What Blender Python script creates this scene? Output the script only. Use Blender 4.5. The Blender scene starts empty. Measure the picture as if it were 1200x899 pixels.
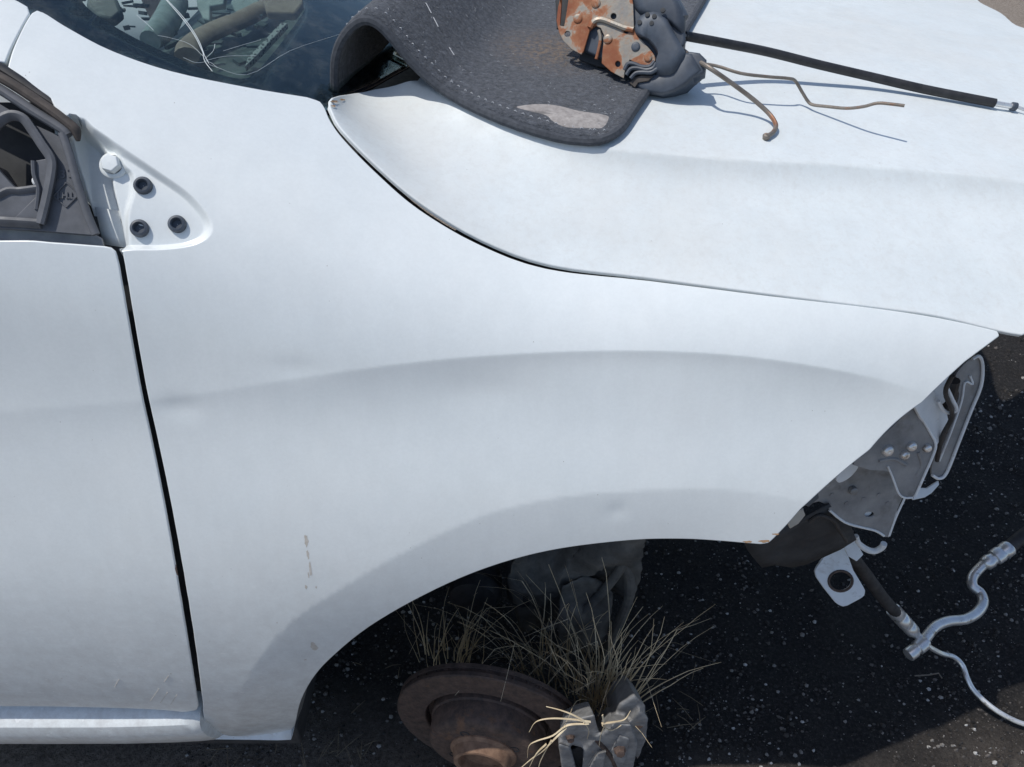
import bpy, bmesh, math, random
import numpy as np
from mathutils import Vector, Matrix, noise
from mathutils.geometry import delaunay_2d_cdt
random.seed(7); np.random.seed(7)
sc = bpy.context.scene
COL = sc.collection
R = math.radians

# ---------------------------------------------------------------- camera
F, CX, CY = 860.0, 600.0, 449.5          # focal length and centre in photo pixels (1200 wide)
TILT = R(41.0)
CAM = np.array([0.0, -0.47, 1.35])
FW = np.array([0, math.cos(TILT), -math.sin(TILT)])
UPV = np.array([0, math.sin(TILT), math.cos(TILT)])
RT = np.array([1.0, 0, 0])
cd = bpy.data.cameras.new('camera'); cam = bpy.data.objects.new('camera', cd); COL.objects.link(cam)
cam.location = CAM; cam.rotation_euler = (R(90) - TILT, 0, 0)
cd.sensor_width = 36.0; cd.lens = F / 1200 * 36.0; cd.clip_start = 0.02; cd.clip_end = 2000
sc.camera = cam

# ---------------------------------------------------------------- sun and sky
SUN_TRAVEL = Vector((0.42, 0.036, -1.0)).normalized()
to_sun = -SUN_TRAVEL
SUN_EL = math.asin(to_sun.z); SUN_AZ = math.atan2(to_sun.x, to_sun.y)
w = bpy.data.worlds.new('World'); sc.world = w; w.use_nodes = True
nt = w.node_tree; bg = nt.nodes['Background']
sky = nt.nodes.new('ShaderNodeTexSky'); sky.sky_type = 'NISHITA'; sky.sun_disc = False
sky.sun_elevation = SUN_EL; sky.sun_rotation = SUN_AZ; sky.air_density = 1.0; sky.dust_density = 1.0
nt.links.new(sky.outputs[0], bg.inputs[0]); bg.inputs[1].default_value = 0.12
sl = bpy.data.lights.new('sun', 'SUN'); sl.energy = 2.9; sl.angle = R(0.5); sl.color = (1.0, 0.965, 0.90)
so = bpy.data.objects.new('sun', sl); COL.objects.link(so)
so.rotation_euler = SUN_TRAVEL.to_track_quat('-Z', 'Y').to_euler(); so.location = (-2, -1, 5)
sc.view_settings.view_transform = 'Standard'; sc.view_settings.look = 'None'
sc.view_settings.exposure = 0.10; sc.view_settings.gamma = 1.0
sc.render.engine = 'CYCLES'
sc.cycles.max_bounces = 8; sc.cycles.transparent_max_bounces = 12
GZ = -0.03                                # ground level

# ---------------------------------------------------------------- maths helpers
def ray(u, v):
    d = FW + (u - CX) / F * RT + (CY - v) / F * UPV
    return d
def project(P):
    P = np.asarray(P) - CAM
    dep = P @ FW
    return np.stack([CX + F * (P @ RT) / dep, CY - F * (P @ UPV) / dep], -1)
def at_y(u, v, y):
    d = ray(u, v); return CAM + d * ((y - CAM[1]) / d[1])
def at_z(u, v, z):
    d = ray(u, v); return CAM + d * ((z - CAM[2]) / d[2])
def at_plane(u, v, p0, n):
    d = ray(u, v); n = np.asarray(n, float)
    return CAM + d * (((np.asarray(p0) - CAM) @ n) / (d @ n))
def unit(a):
    a = np.asarray(a, float); return a / max(np.linalg.norm(a), 1e-12)
def catmull(pts, n=6, closed=False):
    P = [np.asarray(p, float) for p in pts]; out = []
    N = len(P)
    for i in range(N if closed else N - 1):
        p1, p2 = P[i], P[(i + 1) % N]
        p0 = P[i - 1] if (i > 0 or closed) else 2 * p1 - p2
        p3 = P[(i + 2) % N] if (i + 2 < N or closed) else 2 * p2 - p1
        for k in range(n):
            t = k / n
            out.append(0.5 * (2 * p1 + (p2 - p0) * t + (2 * p0 - 5 * p1 + 4 * p2 - p3) * t * t + (3 * p1 - p0 - 3 * p2 + p3) * t ** 3))
    if not closed: out.append(P[-1])
    return out
def resample(pts, step):
    P = np.array(pts); seg = np.linalg.norm(np.diff(P, axis=0), axis=1)
    L = np.concatenate([[0], np.cumsum(seg)]); n = max(2, int(round(L[-1] / step)) + 1)
    t = np.linspace(0, L[-1], n)
    return np.stack([np.interp(t, L, P[:, k]) for k in range(P.shape[1])], 1)
def in_poly(pts, poly):
    x, y = pts[:, 0], pts[:, 1]; c = np.zeros(len(pts), bool); n = len(poly)
    for i in range(n):
        x1, y1 = poly[i]; x2, y2 = poly[i - 1]
        if y1 == y2: continue
        m = ((y1 > y) != (y2 > y)) & (x < (x2 - x1) * (y - y1) / (y2 - y1) + x1)
        c ^= m
    return c
def poly_dist(pts, line):
    """signed distance (positive on the right of the travel direction), fraction along."""
    best = np.full(len(pts), 1e9); sgn = np.ones(len(pts)); frac = np.zeros(len(pts))
    line = np.asarray(line); seg = np.linalg.norm(np.diff(line, axis=0), axis=1)
    cum = np.concatenate([[0], np.cumsum(seg)]); tot = cum[-1]
    for i in range(len(line) - 1):
        a, b = line[i], line[i + 1]; ab = b - a; l2 = ab @ ab
        if l2 < 1e-14: continue
        t = np.clip(((pts - a) @ ab) / l2, 0, 1)
        q = a + t[:, None] * ab; d = np.linalg.norm(pts - q, axis=1)
        m = d < best - 1e-9
        best[m] = d[m]; cr = ab[0] * (pts[:, 1] - a[1]) - ab[1] * (pts[:, 0] - a[0])
        sgn[m] = np.where(cr[m] > 0, -1, 1); frac[m] = ((cum[i] + t * seg[i]) / tot)[m]
    return best * sgn, frac
def sstep(a, b, x):
    t = np.clip((x - a) / (b - a), 0, 1); return t * t * (3 - 2 * t)

# ---------------------------------------------------------------- object helpers
def link(name, me, mat=None, parent=None):
    o = bpy.data.objects.new(name, me); COL.objects.link(o)
    if mat is not None: me.materials.append(mat)
    if parent is not None: o.parent = parent
    return o
def tag(o, label=None, cat=None, group=None, kind=None):
    for k, val in (('label', label), ('category', cat), ('group', group), ('kind', kind)):
        if val: o[k] = val
    return o
def empty(name, label, cat, group=None, loc=(0, 0, 0)):
    o = bpy.data.objects.new(name, None); COL.objects.link(o); o.empty_display_size = 0.05
    o.location = loc
    return tag(o, label, cat, group)
class MB:
    def __init__(s): s.v = []; s.f = []; s.sm = []
    def add(s, verts, faces, smooth=True):
        b = len(s.v); s.v += [tuple(map(float, p)) for p in verts]
        s.f += [tuple(b + i for i in f) for f in faces]; s.sm += [smooth] * len(faces)
    def tube(s, pts, r, n=10, caps=True, squash=None):
        P = [np.asarray(p, float) for p in pts]; N = len(P)
        rr = r if hasattr(r, '__len__') else [r] * N
        up = np.array([0, 0, 1.0]); verts = []; prev = None
        for i in range(N):
            t = unit(P[min(i + 1, N - 1)] - P[max(i - 1, 0)])
            if prev is None:
                a = np.cross(t, up)
                if np.linalg.norm(a) < 1e-3: a = np.cross(t, [1, 0, 0])
                a = unit(a)
            else: a = unit(prev - t * (prev @ t))
            prev = a; b = np.cross(t, a)
            for k in range(n):
                an = 2 * math.pi * k / n
                verts.append(P[i] + rr[i] * (math.cos(an) * a + math.sin(an) * b * (squash or 1)))
        faces = [(i * n + k, i * n + (k + 1) % n, (i + 1) * n + (k + 1) % n, (i + 1) * n + k) for i in range(N - 1) for k in range(n)]
        s.add(verts, faces)
        if caps:
            s.add(verts[:n], [tuple(range(n))[::-1]], False); s.add(verts[-n:], [tuple(range(n))], False)
    def lathe(s, o, axis, prof, n=48, a0=0, a1=2 * math.pi):
        """prof: (r, h) along axis from o."""
        axis = unit(axis); a = unit(np.cross(axis, [0.3, 0.1, 1])); b = np.cross(axis, a); o = np.asarray(o, float)
        full = abs(a1 - a0 - 2 * math.pi) < 1e-6; m = n if full else n + 1
        verts = [o + axis * h + r * (math.cos(a0 + (a1 - a0) * k / n) * a + math.sin(a0 + (a1 - a0) * k / n) * b) for r, h in prof for k in range(m)]
        faces = []
        for i in range(len(prof) - 1):
            for k in range(n):
                k2 = (k + 1) % m
                faces.append((i * m + k, i * m + k2, (i + 1) * m + k2, (i + 1) * m + k))
        s.add(verts, faces)
    def box(s, c, sx, sy, sz, rot=None):
        M = np.eye(3) if rot is None else np.asarray(rot)
        vs = [np.asarray(c) + M @ np.array([x * sx / 2, y * sy / 2, z * sz / 2]) for x in (-1, 1) for y in (-1, 1) for z in (-1, 1)]
        s.add(vs, [(0, 1, 3, 2), (4, 6, 7, 5), (0, 4, 5, 1), (2, 3, 7, 6), (0, 2, 6, 4), (1, 5, 7, 3)], False)
    def build(s, name, mat, parent=None, bevel=0, angle=35, segs=2):
        me = bpy.data.meshes.new(name); me.from_pydata(s.v, [], s.f)
        bm = bmesh.new(); bm.from_mesh(me)
        bmesh.ops.remove_doubles(bm, verts=bm.verts, dist=1e-6)
        bmesh.ops.recalc_face_normals(bm, faces=bm.faces); bm.to_mesh(me); bm.free()
        me.polygons.foreach_set('use_smooth', [True] * len(me.polygons))
        me.set_sharp_from_angle(angle=R(angle))
        o = link(name, me, mat, parent)
        if bevel:
            md = o.modifiers.new('edge', 'BEVEL'); md.width = bevel; md.segments = segs; md.limit_method = 'ANGLE'; md.angle_limit = R(30)
            md.harden_normals = False
        return o

def triangulate(loops2d, extra=None):
    """constrained triangulation of outer loop minus holes. returns verts(np), tris."""
    V = []; E = []
    for lp in loops2d:
        b = len(V); V += [tuple(p) for p in lp]; n = len(lp)
        E += [(b + i, b + (i + 1) % n) for i in range(n)]
    if extra is not None: V += [tuple(p) for p in extra]
    r = delaunay_2d_cdt([Vector(p) for p in V], E, [], 0, 1e-7)
    ov = np.array([tuple(p) for p in r[0]]); tris = np.array([tuple(f) for f in r[2]])
    cen = ov[tris].mean(1); ok = in_poly(cen, np.asarray(loops2d[0]))
    for h in loops2d[1:]: ok &= ~in_poly(cen, np.asarray(h))
    tris = tris[ok]; used = np.unique(tris); mp_ = -np.ones(len(ov), int); mp_[used] = np.arange(len(used))
    return ov[used], mp_[tris]

def plate(mb, pts, p0, n, th, holes=(), px=True, lip=None):
    """a flat sheet with thickness th (extends behind the face, along -n)."""
    n = unit(n); p0 = np.asarray(p0, float)
    if n @ (CAM - p0) < 0: n = -n
    ax = unit(np.cross([0, 0, 1.0], n)) if abs(n[2]) < 0.95 else unit(np.cross([0, 1.0, 0], n)); ay = np.cross(n, ax)
    def c2(q):
        P = at_plane(q[0], q[1], p0, n) if px else np.asarray(q, float)
        return ((P - p0) @ ax, (P - p0) @ ay)
    loops = [[c2(q) for q in pts]] + [[c2(q) for q in h] for h in holes]
    ov, tr = triangulate(loops)
    top = [p0 + q[0] * ax + q[1] * ay for q in ov]; bot = [p - n * th for p in top]
    N = len(ov); ec = {}
    tr2 = []
    for t in tr:
        a, b, c = ov[t[0]], ov[t[1]], ov[t[2]]
        if (b[0] - a[0]) * (c[1] - a[1]) - (b[1] - a[1]) * (c[0] - a[0]) < 0: t = t[::-1]
        tr2.append(tuple(int(i) for i in t))
    fs = list(tr2) + [tuple(i + N for i in t[::-1]) for t in tr2]
    for t in tr2:
        for i in range(3): ec[(t[i], t[(i + 1) % 3])] = 1
    for (i, j) in list(ec):
        if (j, i) not in ec: fs.append((j, i, i + N, j + N))
    mb.add(top + bot, fs, False)
def ell(cx, cy, rx, ry, n=20, rot=0):
    c, s = math.cos(rot), math.sin(rot)
    return [(cx + rx * math.cos(2 * math.pi * k / n) * c - ry * math.sin(2 * math.pi * k / n) * s, cy + rx * math.cos(2 * math.pi * k / n) * s + ry * math.sin(2 * math.pi * k / n) * c) for k in range(n)]

# ---------------------------------------------------------------- materials
def mat(name, base, rough=0.5, metal=0.0, spec=0.5, build=None, coat=0.0):
    m = bpy.data.materials.new(name); m.use_nodes = True
    p = m.node_tree.nodes['Principled BSDF']
    p.inputs['Base Color'].default_value = (*base, 1); p.inputs['Roughness'].default_value = rough
    p.inputs['Metallic'].default_value = metal; p.inputs['Specular IOR Level'].default_value = spec
    p.inputs['Coat Weight'].default_value = coat; p.inputs['Coat Roughness'].default_value = 0.15
    if build: build(m.node_tree, p)
    return m
class NB:
    """tiny node-building helper"""
    def __init__(s, nt): s.nt = nt; s.tc = nt.nodes.new('ShaderNodeTexCoord'); s.pos = s.tc.outputs['Object']
    def n(s, t, **k):
        x = s.nt.nodes.new(t)
        for a, b in k.items(): setattr(x, a, b)
        return x
    def L(s, a, b): s.nt.links.new(a, b)
    def scale(s, sx, sy, sz):
        m = s.n('ShaderNodeMapping'); m.inputs['Scale'].default_value = (sx, sy, sz); s.L(s.pos, m.inputs[0]); return m.outputs[0]
    def noise(s, sc_, det=4, rough=0.55, vec=None, dist=0.0):
        x = s.n('ShaderNodeTexNoise'); x.inputs['Scale'].default_value = sc_; x.inputs['Detail'].default_value = det
        x.inputs['Roughness'].default_value = rough; x.inputs['Distortion'].default_value = dist
        s.L(vec or s.pos, x.inputs['Vector']); return x.outputs['Fac']
    def voro(s, sc_, vec=None, out='Distance'):
        x = s.n('ShaderNodeTexVoronoi'); x.inputs['Scale'].default_value = sc_; s.L(vec or s.pos, x.inputs['Vector']); return x.outputs[out]
    def ramp(s, fac, stops):
        x = s.n('ShaderNodeValToRGB'); e = x.color_ramp.elements
        while len(e) < len(stops): e.new(0.5)
        for el, (p, c) in zip(e, stops):
            el.position = p; el.color = (c, c, c, 1) if not hasattr(c, '__len__') else (*c, 1)
        s.L(fac, x.inputs[0]); return x.outputs[0]
    def mix(s, fac, a, b, mode='MIX'):
        x = s.n('ShaderNodeMix', data_type='RGBA', blend_type=mode)
        if hasattr(fac, 'links'): s.L(fac, x.inputs[0])
        else: x.inputs[0].default_value = fac
        for v_, i in ((a, 6), (b, 7)):
            if hasattr(v_, 'links'): s.L(v_, x.inputs[i])
            else: x.inputs[i].default_value = (*v_, 1)
        return x.outputs[2]
    def math(s, op, a, b=None):
        x = s.n('ShaderNodeMath', operation=op)
        for i, v_ in enumerate((a, b)):
            if v_ is None: continue
            if hasattr(v_, 'links'): s.L(v_, x.inputs[i])
            else: x.inputs[i].default_value = v_
        return x.outputs[0]
    def bump(s, h, strength, dist, p):
        x = s.n('ShaderNodeBump'); x.inputs['Strength'].default_value = strength; x.inputs['Distance'].default_value = dist
        s.L(h, x.inputs['Height']); s.L(x.outputs[0], p.inputs['Normal'])

def paint_nodes(dusty):
    def b(nt, p):
        q = NB(nt)
        # chalky, weathered white: soft mottling, fine dust, dark flecks, dirt sprayed up from the road
        mot = q.ramp(q.noise(9, 5, 0.6), [(0.3, (0.725, 0.765, 0.77)), (0.72, (0.775, 0.81, 0.81))])
        fine = q.ramp(q.noise(260, 3, 0.6), [(0.35, 0.97), (0.65, 1.0)])
        c = q.mix(1.0, mot, fine, 'MULTIPLY')
        big = q.ramp(q.noise(3.2, 6, 0.65, dist=0.6), [(0.46, 0.0), (0.66, 1.0)])
        c = q.mix(q.math('MULTIPLY', big, 0.5 if dusty else 0.14), c, (0.71, 0.70, 0.665))
        if dusty:
            rub = q.ramp(q.noise(38, 5, 0.7, q.scale(1, 0.5, 0.6)), [(0.46, 0.0), (0.70, 0.35)])
            c = q.mix(rub, c, (0.66, 0.67, 0.66))
            c = q.mix(q.ramp(q.noise(120, 5, 0.75), [(0.48, 0.0), (0.72, 0.4)]), c, (0.62, 0.615, 0.59))
        stk = q.ramp(q.noise(1.0, 5, 0.65, q.scale(46, 46, 2.2)), [(0.40, 0.975), (0.62, 1.0)])
        c = q.mix(1.0, c, stk, 'MULTIPLY')
        if dusty: c = q.mix(1.0, c, (0.90, 0.91, 0.915), 'MULTIPLY')
        fl = q.ramp(q.voro(62), [(0.02, 1.0), (0.045, 0.0)])
        flm = q.math('MULTIPLY', fl, q.ramp(q.noise(23, 2), [(0.53, 0.0), (0.62, 0.8)]))
        c = q.mix(flm, c, (0.25, 0.23, 0.21))
        # road dirt, densest low down, with the lower panel's shade added to it
        sx = q.n('ShaderNodeSeparateXYZ'); q.L(q.pos, sx.inputs[0])
        low = q.n('ShaderNodeMapRange'); low.inputs[1].default_value = 0.72; low.inputs[2].default_value = 0.2
        q.L(sx.outputs[2], low.inputs[0])
        dirt_shade = q.math('MULTIPLY', low.outputs[0], q.ramp(q.noise(55, 6, 0.75), [(0.36, 0.08), (0.68, 0.75)]))
        c = q.mix(dirt_shade, c, (0.44, 0.43, 0.42))
        chip = q.math('MULTIPLY', low.outputs[0], q.ramp(q.noise(95, 2, 0.5, q.scale(1, 1, 1.6)), [(0.68, 0.0), (0.72, 0.6)]))
        c = q.mix(chip, c, (0.86, 0.86, 0.85))
        q.L(c, p.inputs['Base Color'])
        r = q.ramp(q.noise(30, 4), [(0.3, 0.42 if dusty else 0.30), (0.7, 0.62 if dusty else 0.44)])
        q.L(r, p.inputs['Roughness'])
        q.bump(q.noise(420, 2, 0.5), 0.06, 0.0006, p)
    return b
M = {}
M['paint'] = mat('white_paint', (0.77, 0.79, 0.81), 0.36, spec=0.45, build=paint_nodes(False), coat=0.3)
M['hood_paint'] = mat('oxidised_white_paint', (0.77, 0.79, 0.81), 0.5, spec=0.35, build=paint_nodes(True))
def simple(c1, c2, sc_, bumps=0.0, bd=0.001, r=(0.5, 0.7), extra=None):
    def b(nt, p):
        q = NB(nt); nz = q.noise(sc_, 6, 0.65)
        c = q.ramp(nz, [(0.32, c1), (0.68, c2)])
        if extra:
            for (sc2, lo, hi, col) in extra: c = q.mix(q.ramp(q.noise(sc2, 5, 0.65, dist=0.4), [(lo, 0.0), (hi, 1.0)]), c, col)
        q.L(c, p.inputs['Base Color']); q.L(q.ramp(q.noise(sc_ * 1.7, 3), [(0.3, r[0]), (0.7, r[1])]), p.inputs['Roughness'])
        if bumps: q.bump(nz, bumps, bd, p)
    return b
M['white_metal'] = mat('dusty_white_metal', (0.6,) * 3, build=simple((0.68, 0.69, 0.69), (0.80, 0.81, 0.81), 25, extra=[(14, 0.56, 0.75, (0.38, 0.33, 0.28)), (50, 0.6, 0.75, (0.45, 0.44, 0.42))]))
M['gray_metal'] = mat('dirty_gray_metal', (0.3,) * 3, metal=0.25, build=simple((0.19, 0.19, 0.195), (0.34, 0.335, 0.33), 22, 0.25, extra=[(9, 0.52, 0.72, (0.30, 0.21, 0.13)), (30, 0.55, 0.75, (0.16, 0.15, 0.14))]))
M['alu'] = mat('dull_aluminium', (0.6,) * 3, metal=0.72, build=simple((0.66, 0.65, 0.635), (0.86, 0.85, 0.835), 40, 0.1, 0.0006, (0.25, 0.42), extra=[(60, 0.6, 0.72, (0.3, 0.25, 0.2))]))
M['cast'] = mat('cast_aluminium', (0.4,) * 3, metal=0.15, build=simple((0.17, 0.17, 0.175), (0.31, 0.31, 0.31), 60, 0.5, 0.0015, (0.55, 0.75), extra=[(16, 0.62, 0.75, (0.36, 0.20, 0.10))]))
M['rust'] = mat('rusty_iron', (0.1, 0.05, 0.03), build=simple((0.050, 0.036, 0.031), (0.125, 0.082, 0.064), 70, 0.8, 0.002, (0.7, 0.9), extra=[(26, 0.6, 0.78, (0.20, 0.10, 0.05))]))
M['rust_hub'] = mat('orange_rust', (0.3, 0.12, 0.05), build=simple((0.15, 0.085, 0.055), (0.30, 0.185, 0.12), 60, 0.4, 0.001, (0.7, 0.9)))
def latch_rust(nt, p):
    q = NB(nt)
    c = q.ramp(q.noise(24, 6, 0.6, dist=0.5), [(0.28, (0.23, 0.22, 0.205)), (0.45, (0.30, 0.27, 0.225)), (0.49, (0.31, 0.125, 0.058)), (0.70, (0.235, 0.066, 0.034))])
    c = q.mix(q.ramp(q.noise(120, 5, 0.7), [(0.5, 0.0), (0.7, 0.6)]), c, (0.34, 0.20, 0.115))
    q.L(c, p.inputs['Base Color']); q.bump(q.noise(190, 4), 0.35, 0.0008, p)
    q.L(q.ramp(q.noise(24, 6, 0.6, dist=0.5), [(0.42, 0.42), (0.55, 0.8)]), p.inputs['Roughness'])
M['latch_plate'] = mat('rusted_plated_steel', (0.3, 0.2, 0.1), metal=0.2, build=latch_rust)
M['black_plastic'] = mat('faded_black_plastic', (0.03,) * 3, build=simple((0.032, 0.040, 0.055), (0.075, 0.092, 0.118), 30, 0.15, 0.0008, (0.42, 0.6), extra=[(40, 0.62, 0.8, (0.14, 0.13, 0.12))]))
M['gray_plastic'] = mat('sun_bleached_plastic', (0.1,) * 3, build=simple((0.080, 0.085, 0.095), (0.125, 0.13, 0.145), 50, 0.2, 0.0006, (0.5, 0.65)))
M['rubber'] = mat('black_rubber', (0.02,) * 3, build=simple((0.014, 0.014, 0.016), (0.035, 0.034, 0.036), 70, 0.3, 0.0006, (0.45, 0.6)))
M['brown_rubber'] = mat('perished_brown_rubber', (0.1,) * 3, build=simple((0.035, 0.030, 0.027), (0.10, 0.08, 0.068), 60, 0.3, 0.0006, (0.6, 0.8)))
M['hose'] = mat('dusty_black_hose', (0.03,) * 3, build=simple((0.022, 0.020, 0.020), (0.055, 0.05, 0.048), 60, 0.4, 0.0006, (0.55, 0.75)))
M['seam'] = mat('dark_metal_and_shade', (0.03,) * 3, build=simple((0.02, 0.022, 0.026), (0.045, 0.047, 0.05), 30, r=(0.6, 0.8)))  # dark inner metal; also stands for shade in gaps, holes and cavities
M['inner'] = mat('inner_body_metal', (0.12,) * 3, build=simple((0.09, 0.095, 0.10), (0.16, 0.16, 0.16), 20, r=(0.6, 0.8)))
M['liner'] = mat('dusty_splash_liner', (0.1,) * 3, build=simple((0.05, 0.05, 0.049), (0.15, 0.145, 0.135), 18, 0.4, 0.001, (0.8, 0.95)))
M['beige'] = mat('beige_plastic', (0.45, 0.40, 0.33), 0.7, build=simple((0.40, 0.36, 0.30), (0.52, 0.47, 0.40), 40))
M['shaded_channel'] = mat('shaded_gray_channel', (0.3,) * 3, 0.7, build=simple((0.26, 0.26, 0.265), (0.44, 0.43, 0.41), 40, 0.2))  # gray tone carries the shade inside the belt channel
M['wire'] = mat('brown_steel_rod', (0.2,) * 3, metal=0.5, build=simple((0.17, 0.145, 0.12), (0.28, 0.245, 0.21), 60, r=(0.4, 0.6), extra=[(20, 0.56, 0.66, (0.30, 0.15, 0.09))]))
M['thread'] = mat('white_thread', (0.55, 0.56, 0.58), 0.8)
M['straw'] = mat('dry_straw', (0.46, 0.37, 0.22), 0.75, build=simple((0.56, 0.44, 0.28), (0.78, 0.66, 0.46), 35, r=(0.6, 0.85)))
M['straw_dark'] = mat('weathered_straw', (0.2, 0.16, 0.11), 0.85)
def carpet(nt, p):
    q = NB(nt)
    c = q.ramp(q.noise(150, 5, 0.8), [(0.34, (0.020, 0.025, 0.034)), (0.52, (0.075, 0.085, 0.105)), (0.70, (0.17, 0.185, 0.215))])
    fade = q.ramp(q.noise(7, 4, 0.6), [(0.4, 0.0), (0.7, 0.5)])
    c = q.mix(q.math('MULTIPLY', fade, 0.6), c, (0.11, 0.115, 0.125))
    # brown grit fallen off the rusty latch
    g = q.n('ShaderNodeVectorMath', operation='DISTANCE'); q.L(q.pos, g.inputs[0]); g.inputs[1].default_value = GRIT
    gm = q.math('MULTIPLY', q.ramp(g.outputs['Value'], [(0.015, 1.0), (0.10, 0.0)]), q.ramp(q.noise(160, 5, 0.8), [(0.44, 0.0), (0.62, 1.0)]))
    c = q.mix(gm, c, (0.27, 0.18, 0.11))
    q.L(c, p.inputs['Base Color']); q.bump(q.noise(200, 5, 0.8), 1.0, 0.006, p)
    p.inputs['Sheen Weight'].default_value = 0.25; p.inputs['Sheen Roughness'].default_value = 0.5
def glass(nt, p):
    q = NB(nt); out = nt.nodes['Material Output']
    t = q.n('ShaderNodeBsdfTransparent'); t.inputs[0].default_value = (0.80, 0.87, 0.86, 1)
    g = q.n('ShaderNodeBsdfGlossy'); g.inputs['Roughness'].default_value = 0.03
    fr = q.n('ShaderNodeLayerWeight'); fr.inputs[0].default_value = 0.5; fc = q.math('ADD', q.math('MULTIPLY', q.math('POWER', fr.outputs['Facing'], 5.0), 0.85), 0.04)
    mx = q.n('ShaderNodeMixShader'); q.L(fc, mx.inputs[0]); q.L(t.outputs[0], mx.inputs[1]); q.L(g.outputs[0], mx.inputs[2])
    d = q.n('ShaderNodeBsdfDiffuse'); d.inputs[0].default_value = (0.45, 0.46, 0.44, 1)
    m2 = q.n('ShaderNodeMixShader'); q.L(q.ramp(q.noise(34, 6, 0.75), [(0.5, 0.0), (0.8, 0.10)]), m2.inputs[0])
    q.L(mx.outputs[0], m2.inputs[1]); q.L(d.outputs[0], m2.inputs[2]); q.L(m2.outputs[0], out.inputs[0])
M['glass'] = mat('dusty_windscreen_glass', (0.5,) * 3, build=glass)
M['frit'] = mat('black_glass_border', (0.012, 0.016, 0.026), 0.12, spec=0.5)
M['crack'] = mat('glass_crack', (0.7, 0.75, 0.75), 0.3)
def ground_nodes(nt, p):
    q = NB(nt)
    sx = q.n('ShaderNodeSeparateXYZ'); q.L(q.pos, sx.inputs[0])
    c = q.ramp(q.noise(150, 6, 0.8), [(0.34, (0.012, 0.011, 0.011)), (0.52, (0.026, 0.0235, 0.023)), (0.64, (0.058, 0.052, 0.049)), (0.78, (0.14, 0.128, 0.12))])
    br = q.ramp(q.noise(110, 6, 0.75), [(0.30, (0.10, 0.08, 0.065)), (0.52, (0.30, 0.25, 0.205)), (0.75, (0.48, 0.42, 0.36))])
    # darker patch round the stripped front of the car, pale brown gravel beyond it
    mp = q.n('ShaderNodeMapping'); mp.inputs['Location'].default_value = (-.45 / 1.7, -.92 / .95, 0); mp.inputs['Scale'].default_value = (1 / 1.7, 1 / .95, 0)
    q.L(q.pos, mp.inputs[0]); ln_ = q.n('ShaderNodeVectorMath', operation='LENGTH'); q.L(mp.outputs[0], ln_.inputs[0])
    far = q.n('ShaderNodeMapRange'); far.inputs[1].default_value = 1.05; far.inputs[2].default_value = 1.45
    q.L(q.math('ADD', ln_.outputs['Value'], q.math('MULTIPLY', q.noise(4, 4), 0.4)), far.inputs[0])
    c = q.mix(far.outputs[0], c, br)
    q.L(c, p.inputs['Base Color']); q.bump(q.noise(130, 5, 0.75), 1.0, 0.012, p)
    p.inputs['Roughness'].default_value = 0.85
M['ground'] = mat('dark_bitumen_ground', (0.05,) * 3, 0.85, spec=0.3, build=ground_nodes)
def stone_nodes(nt, p):
    q = NB(nt); g = q.n('ShaderNodeNewGeometry')
    c = q.ramp(g.outputs['Random Per Island'], [(0.0, (0.014, 0.013, 0.013)), (0.55, (0.045, 0.040, 0.037)), (0.78, (0.13, 0.115, 0.105)), (0.94, (0.25, 0.235, 0.22)), (1.0, (0.50, 0.49, 0.48))])
    q.L(c, p.inputs['Base Color']); p.inputs['Roughness'].default_value = 0.7
M['stone'] = mat('gravel_chips', (0.3,) * 3, 0.7, build=stone_nodes)

# ================================================================= GROUND
def spaced(lo, hi, n0, far):
    a = np.linspace(lo, hi, n0); return np.concatenate([[-far, -far * .2, -far * .04], a, [far * .04, far * .2, far]])
gx = spaced(-1.5, 2.6, 130, 600); gy = spaced(-0.8, 3.2, 130, 600)
gv = []
for y in gy:
    for x in gx:
        dz = 0.010 * noise.noise((x * 7, y * 7, 0)) + 0.005 * noise.noise((x * 23, y * 23, 4)) if abs(x) < 3 and abs(y) < 4 else 0
        gv.append((x, y, GZ + dz - 0.006))
nx = len(gx)
gm = MB(); gm.add(gv, [(j * nx + i, j * nx + i + 1, (j + 1) * nx + i + 1, (j + 1) * nx + i) for j in range(len(gy) - 1) for i in range(nx - 1)])
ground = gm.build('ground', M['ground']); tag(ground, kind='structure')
def gz(x, y): return GZ - 0.006 + 0.010 * noise.noise((x * 7, y * 7, 0)) + 0.005 * noise.noise((x * 23, y * 23, 4))
sv = []; sf = []
def chip(x, y, r):
    b = len(sv); z = gz(x, y); a0 = random.random() * 6.3; n = 5; e = random.uniform(0.55, 1.0)
    for k in range(n):
        a = a0 + 2 * math.pi * k / n; rr = r * random.uniform(0.65, 1.1)
        sv.append((x + rr * math.cos(a), y + rr * e * math.sin(a), z - r * 0.25))
    h = r * random.uniform(0.5, 0.9)
    for k in range(3):
        a = a0 + 0.6 + 2 * math.pi * k / 3; rr = r * random.uniform(0.3, 0.6)
        sv.append((x + rr * math.cos(a), y + rr * e * math.sin(a), z + h * random.uniform(0.7, 1.1)))
    sf.extend([(b + 5, b + 6, b + 7), (b, b + 1, b + 5), (b + 1, b + 6, b + 5), (b + 1, b + 2, b + 6), (b + 2, b + 3, b + 6), (b + 3, b + 7, b + 6), (b + 3, b + 4, b + 7), (b + 4, b, b + 7), (b, b + 5, b + 7)])
def scatter(n, x0, x1, y0, y1, rmin, rmax, pw=2.6):
    for _ in range(n):
        x = random.uniform(x0, x1); y = random.uniform(y0, y1)
        if noise.noise((x * 4, y * 4, 9)) + .6 * noise.noise((x * 13, y * 13, 3)) < random.uniform(-0.75, 0.55): continue
        chip(x, y, rmin + (rmax - rmin) * random.random() ** pw)
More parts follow.
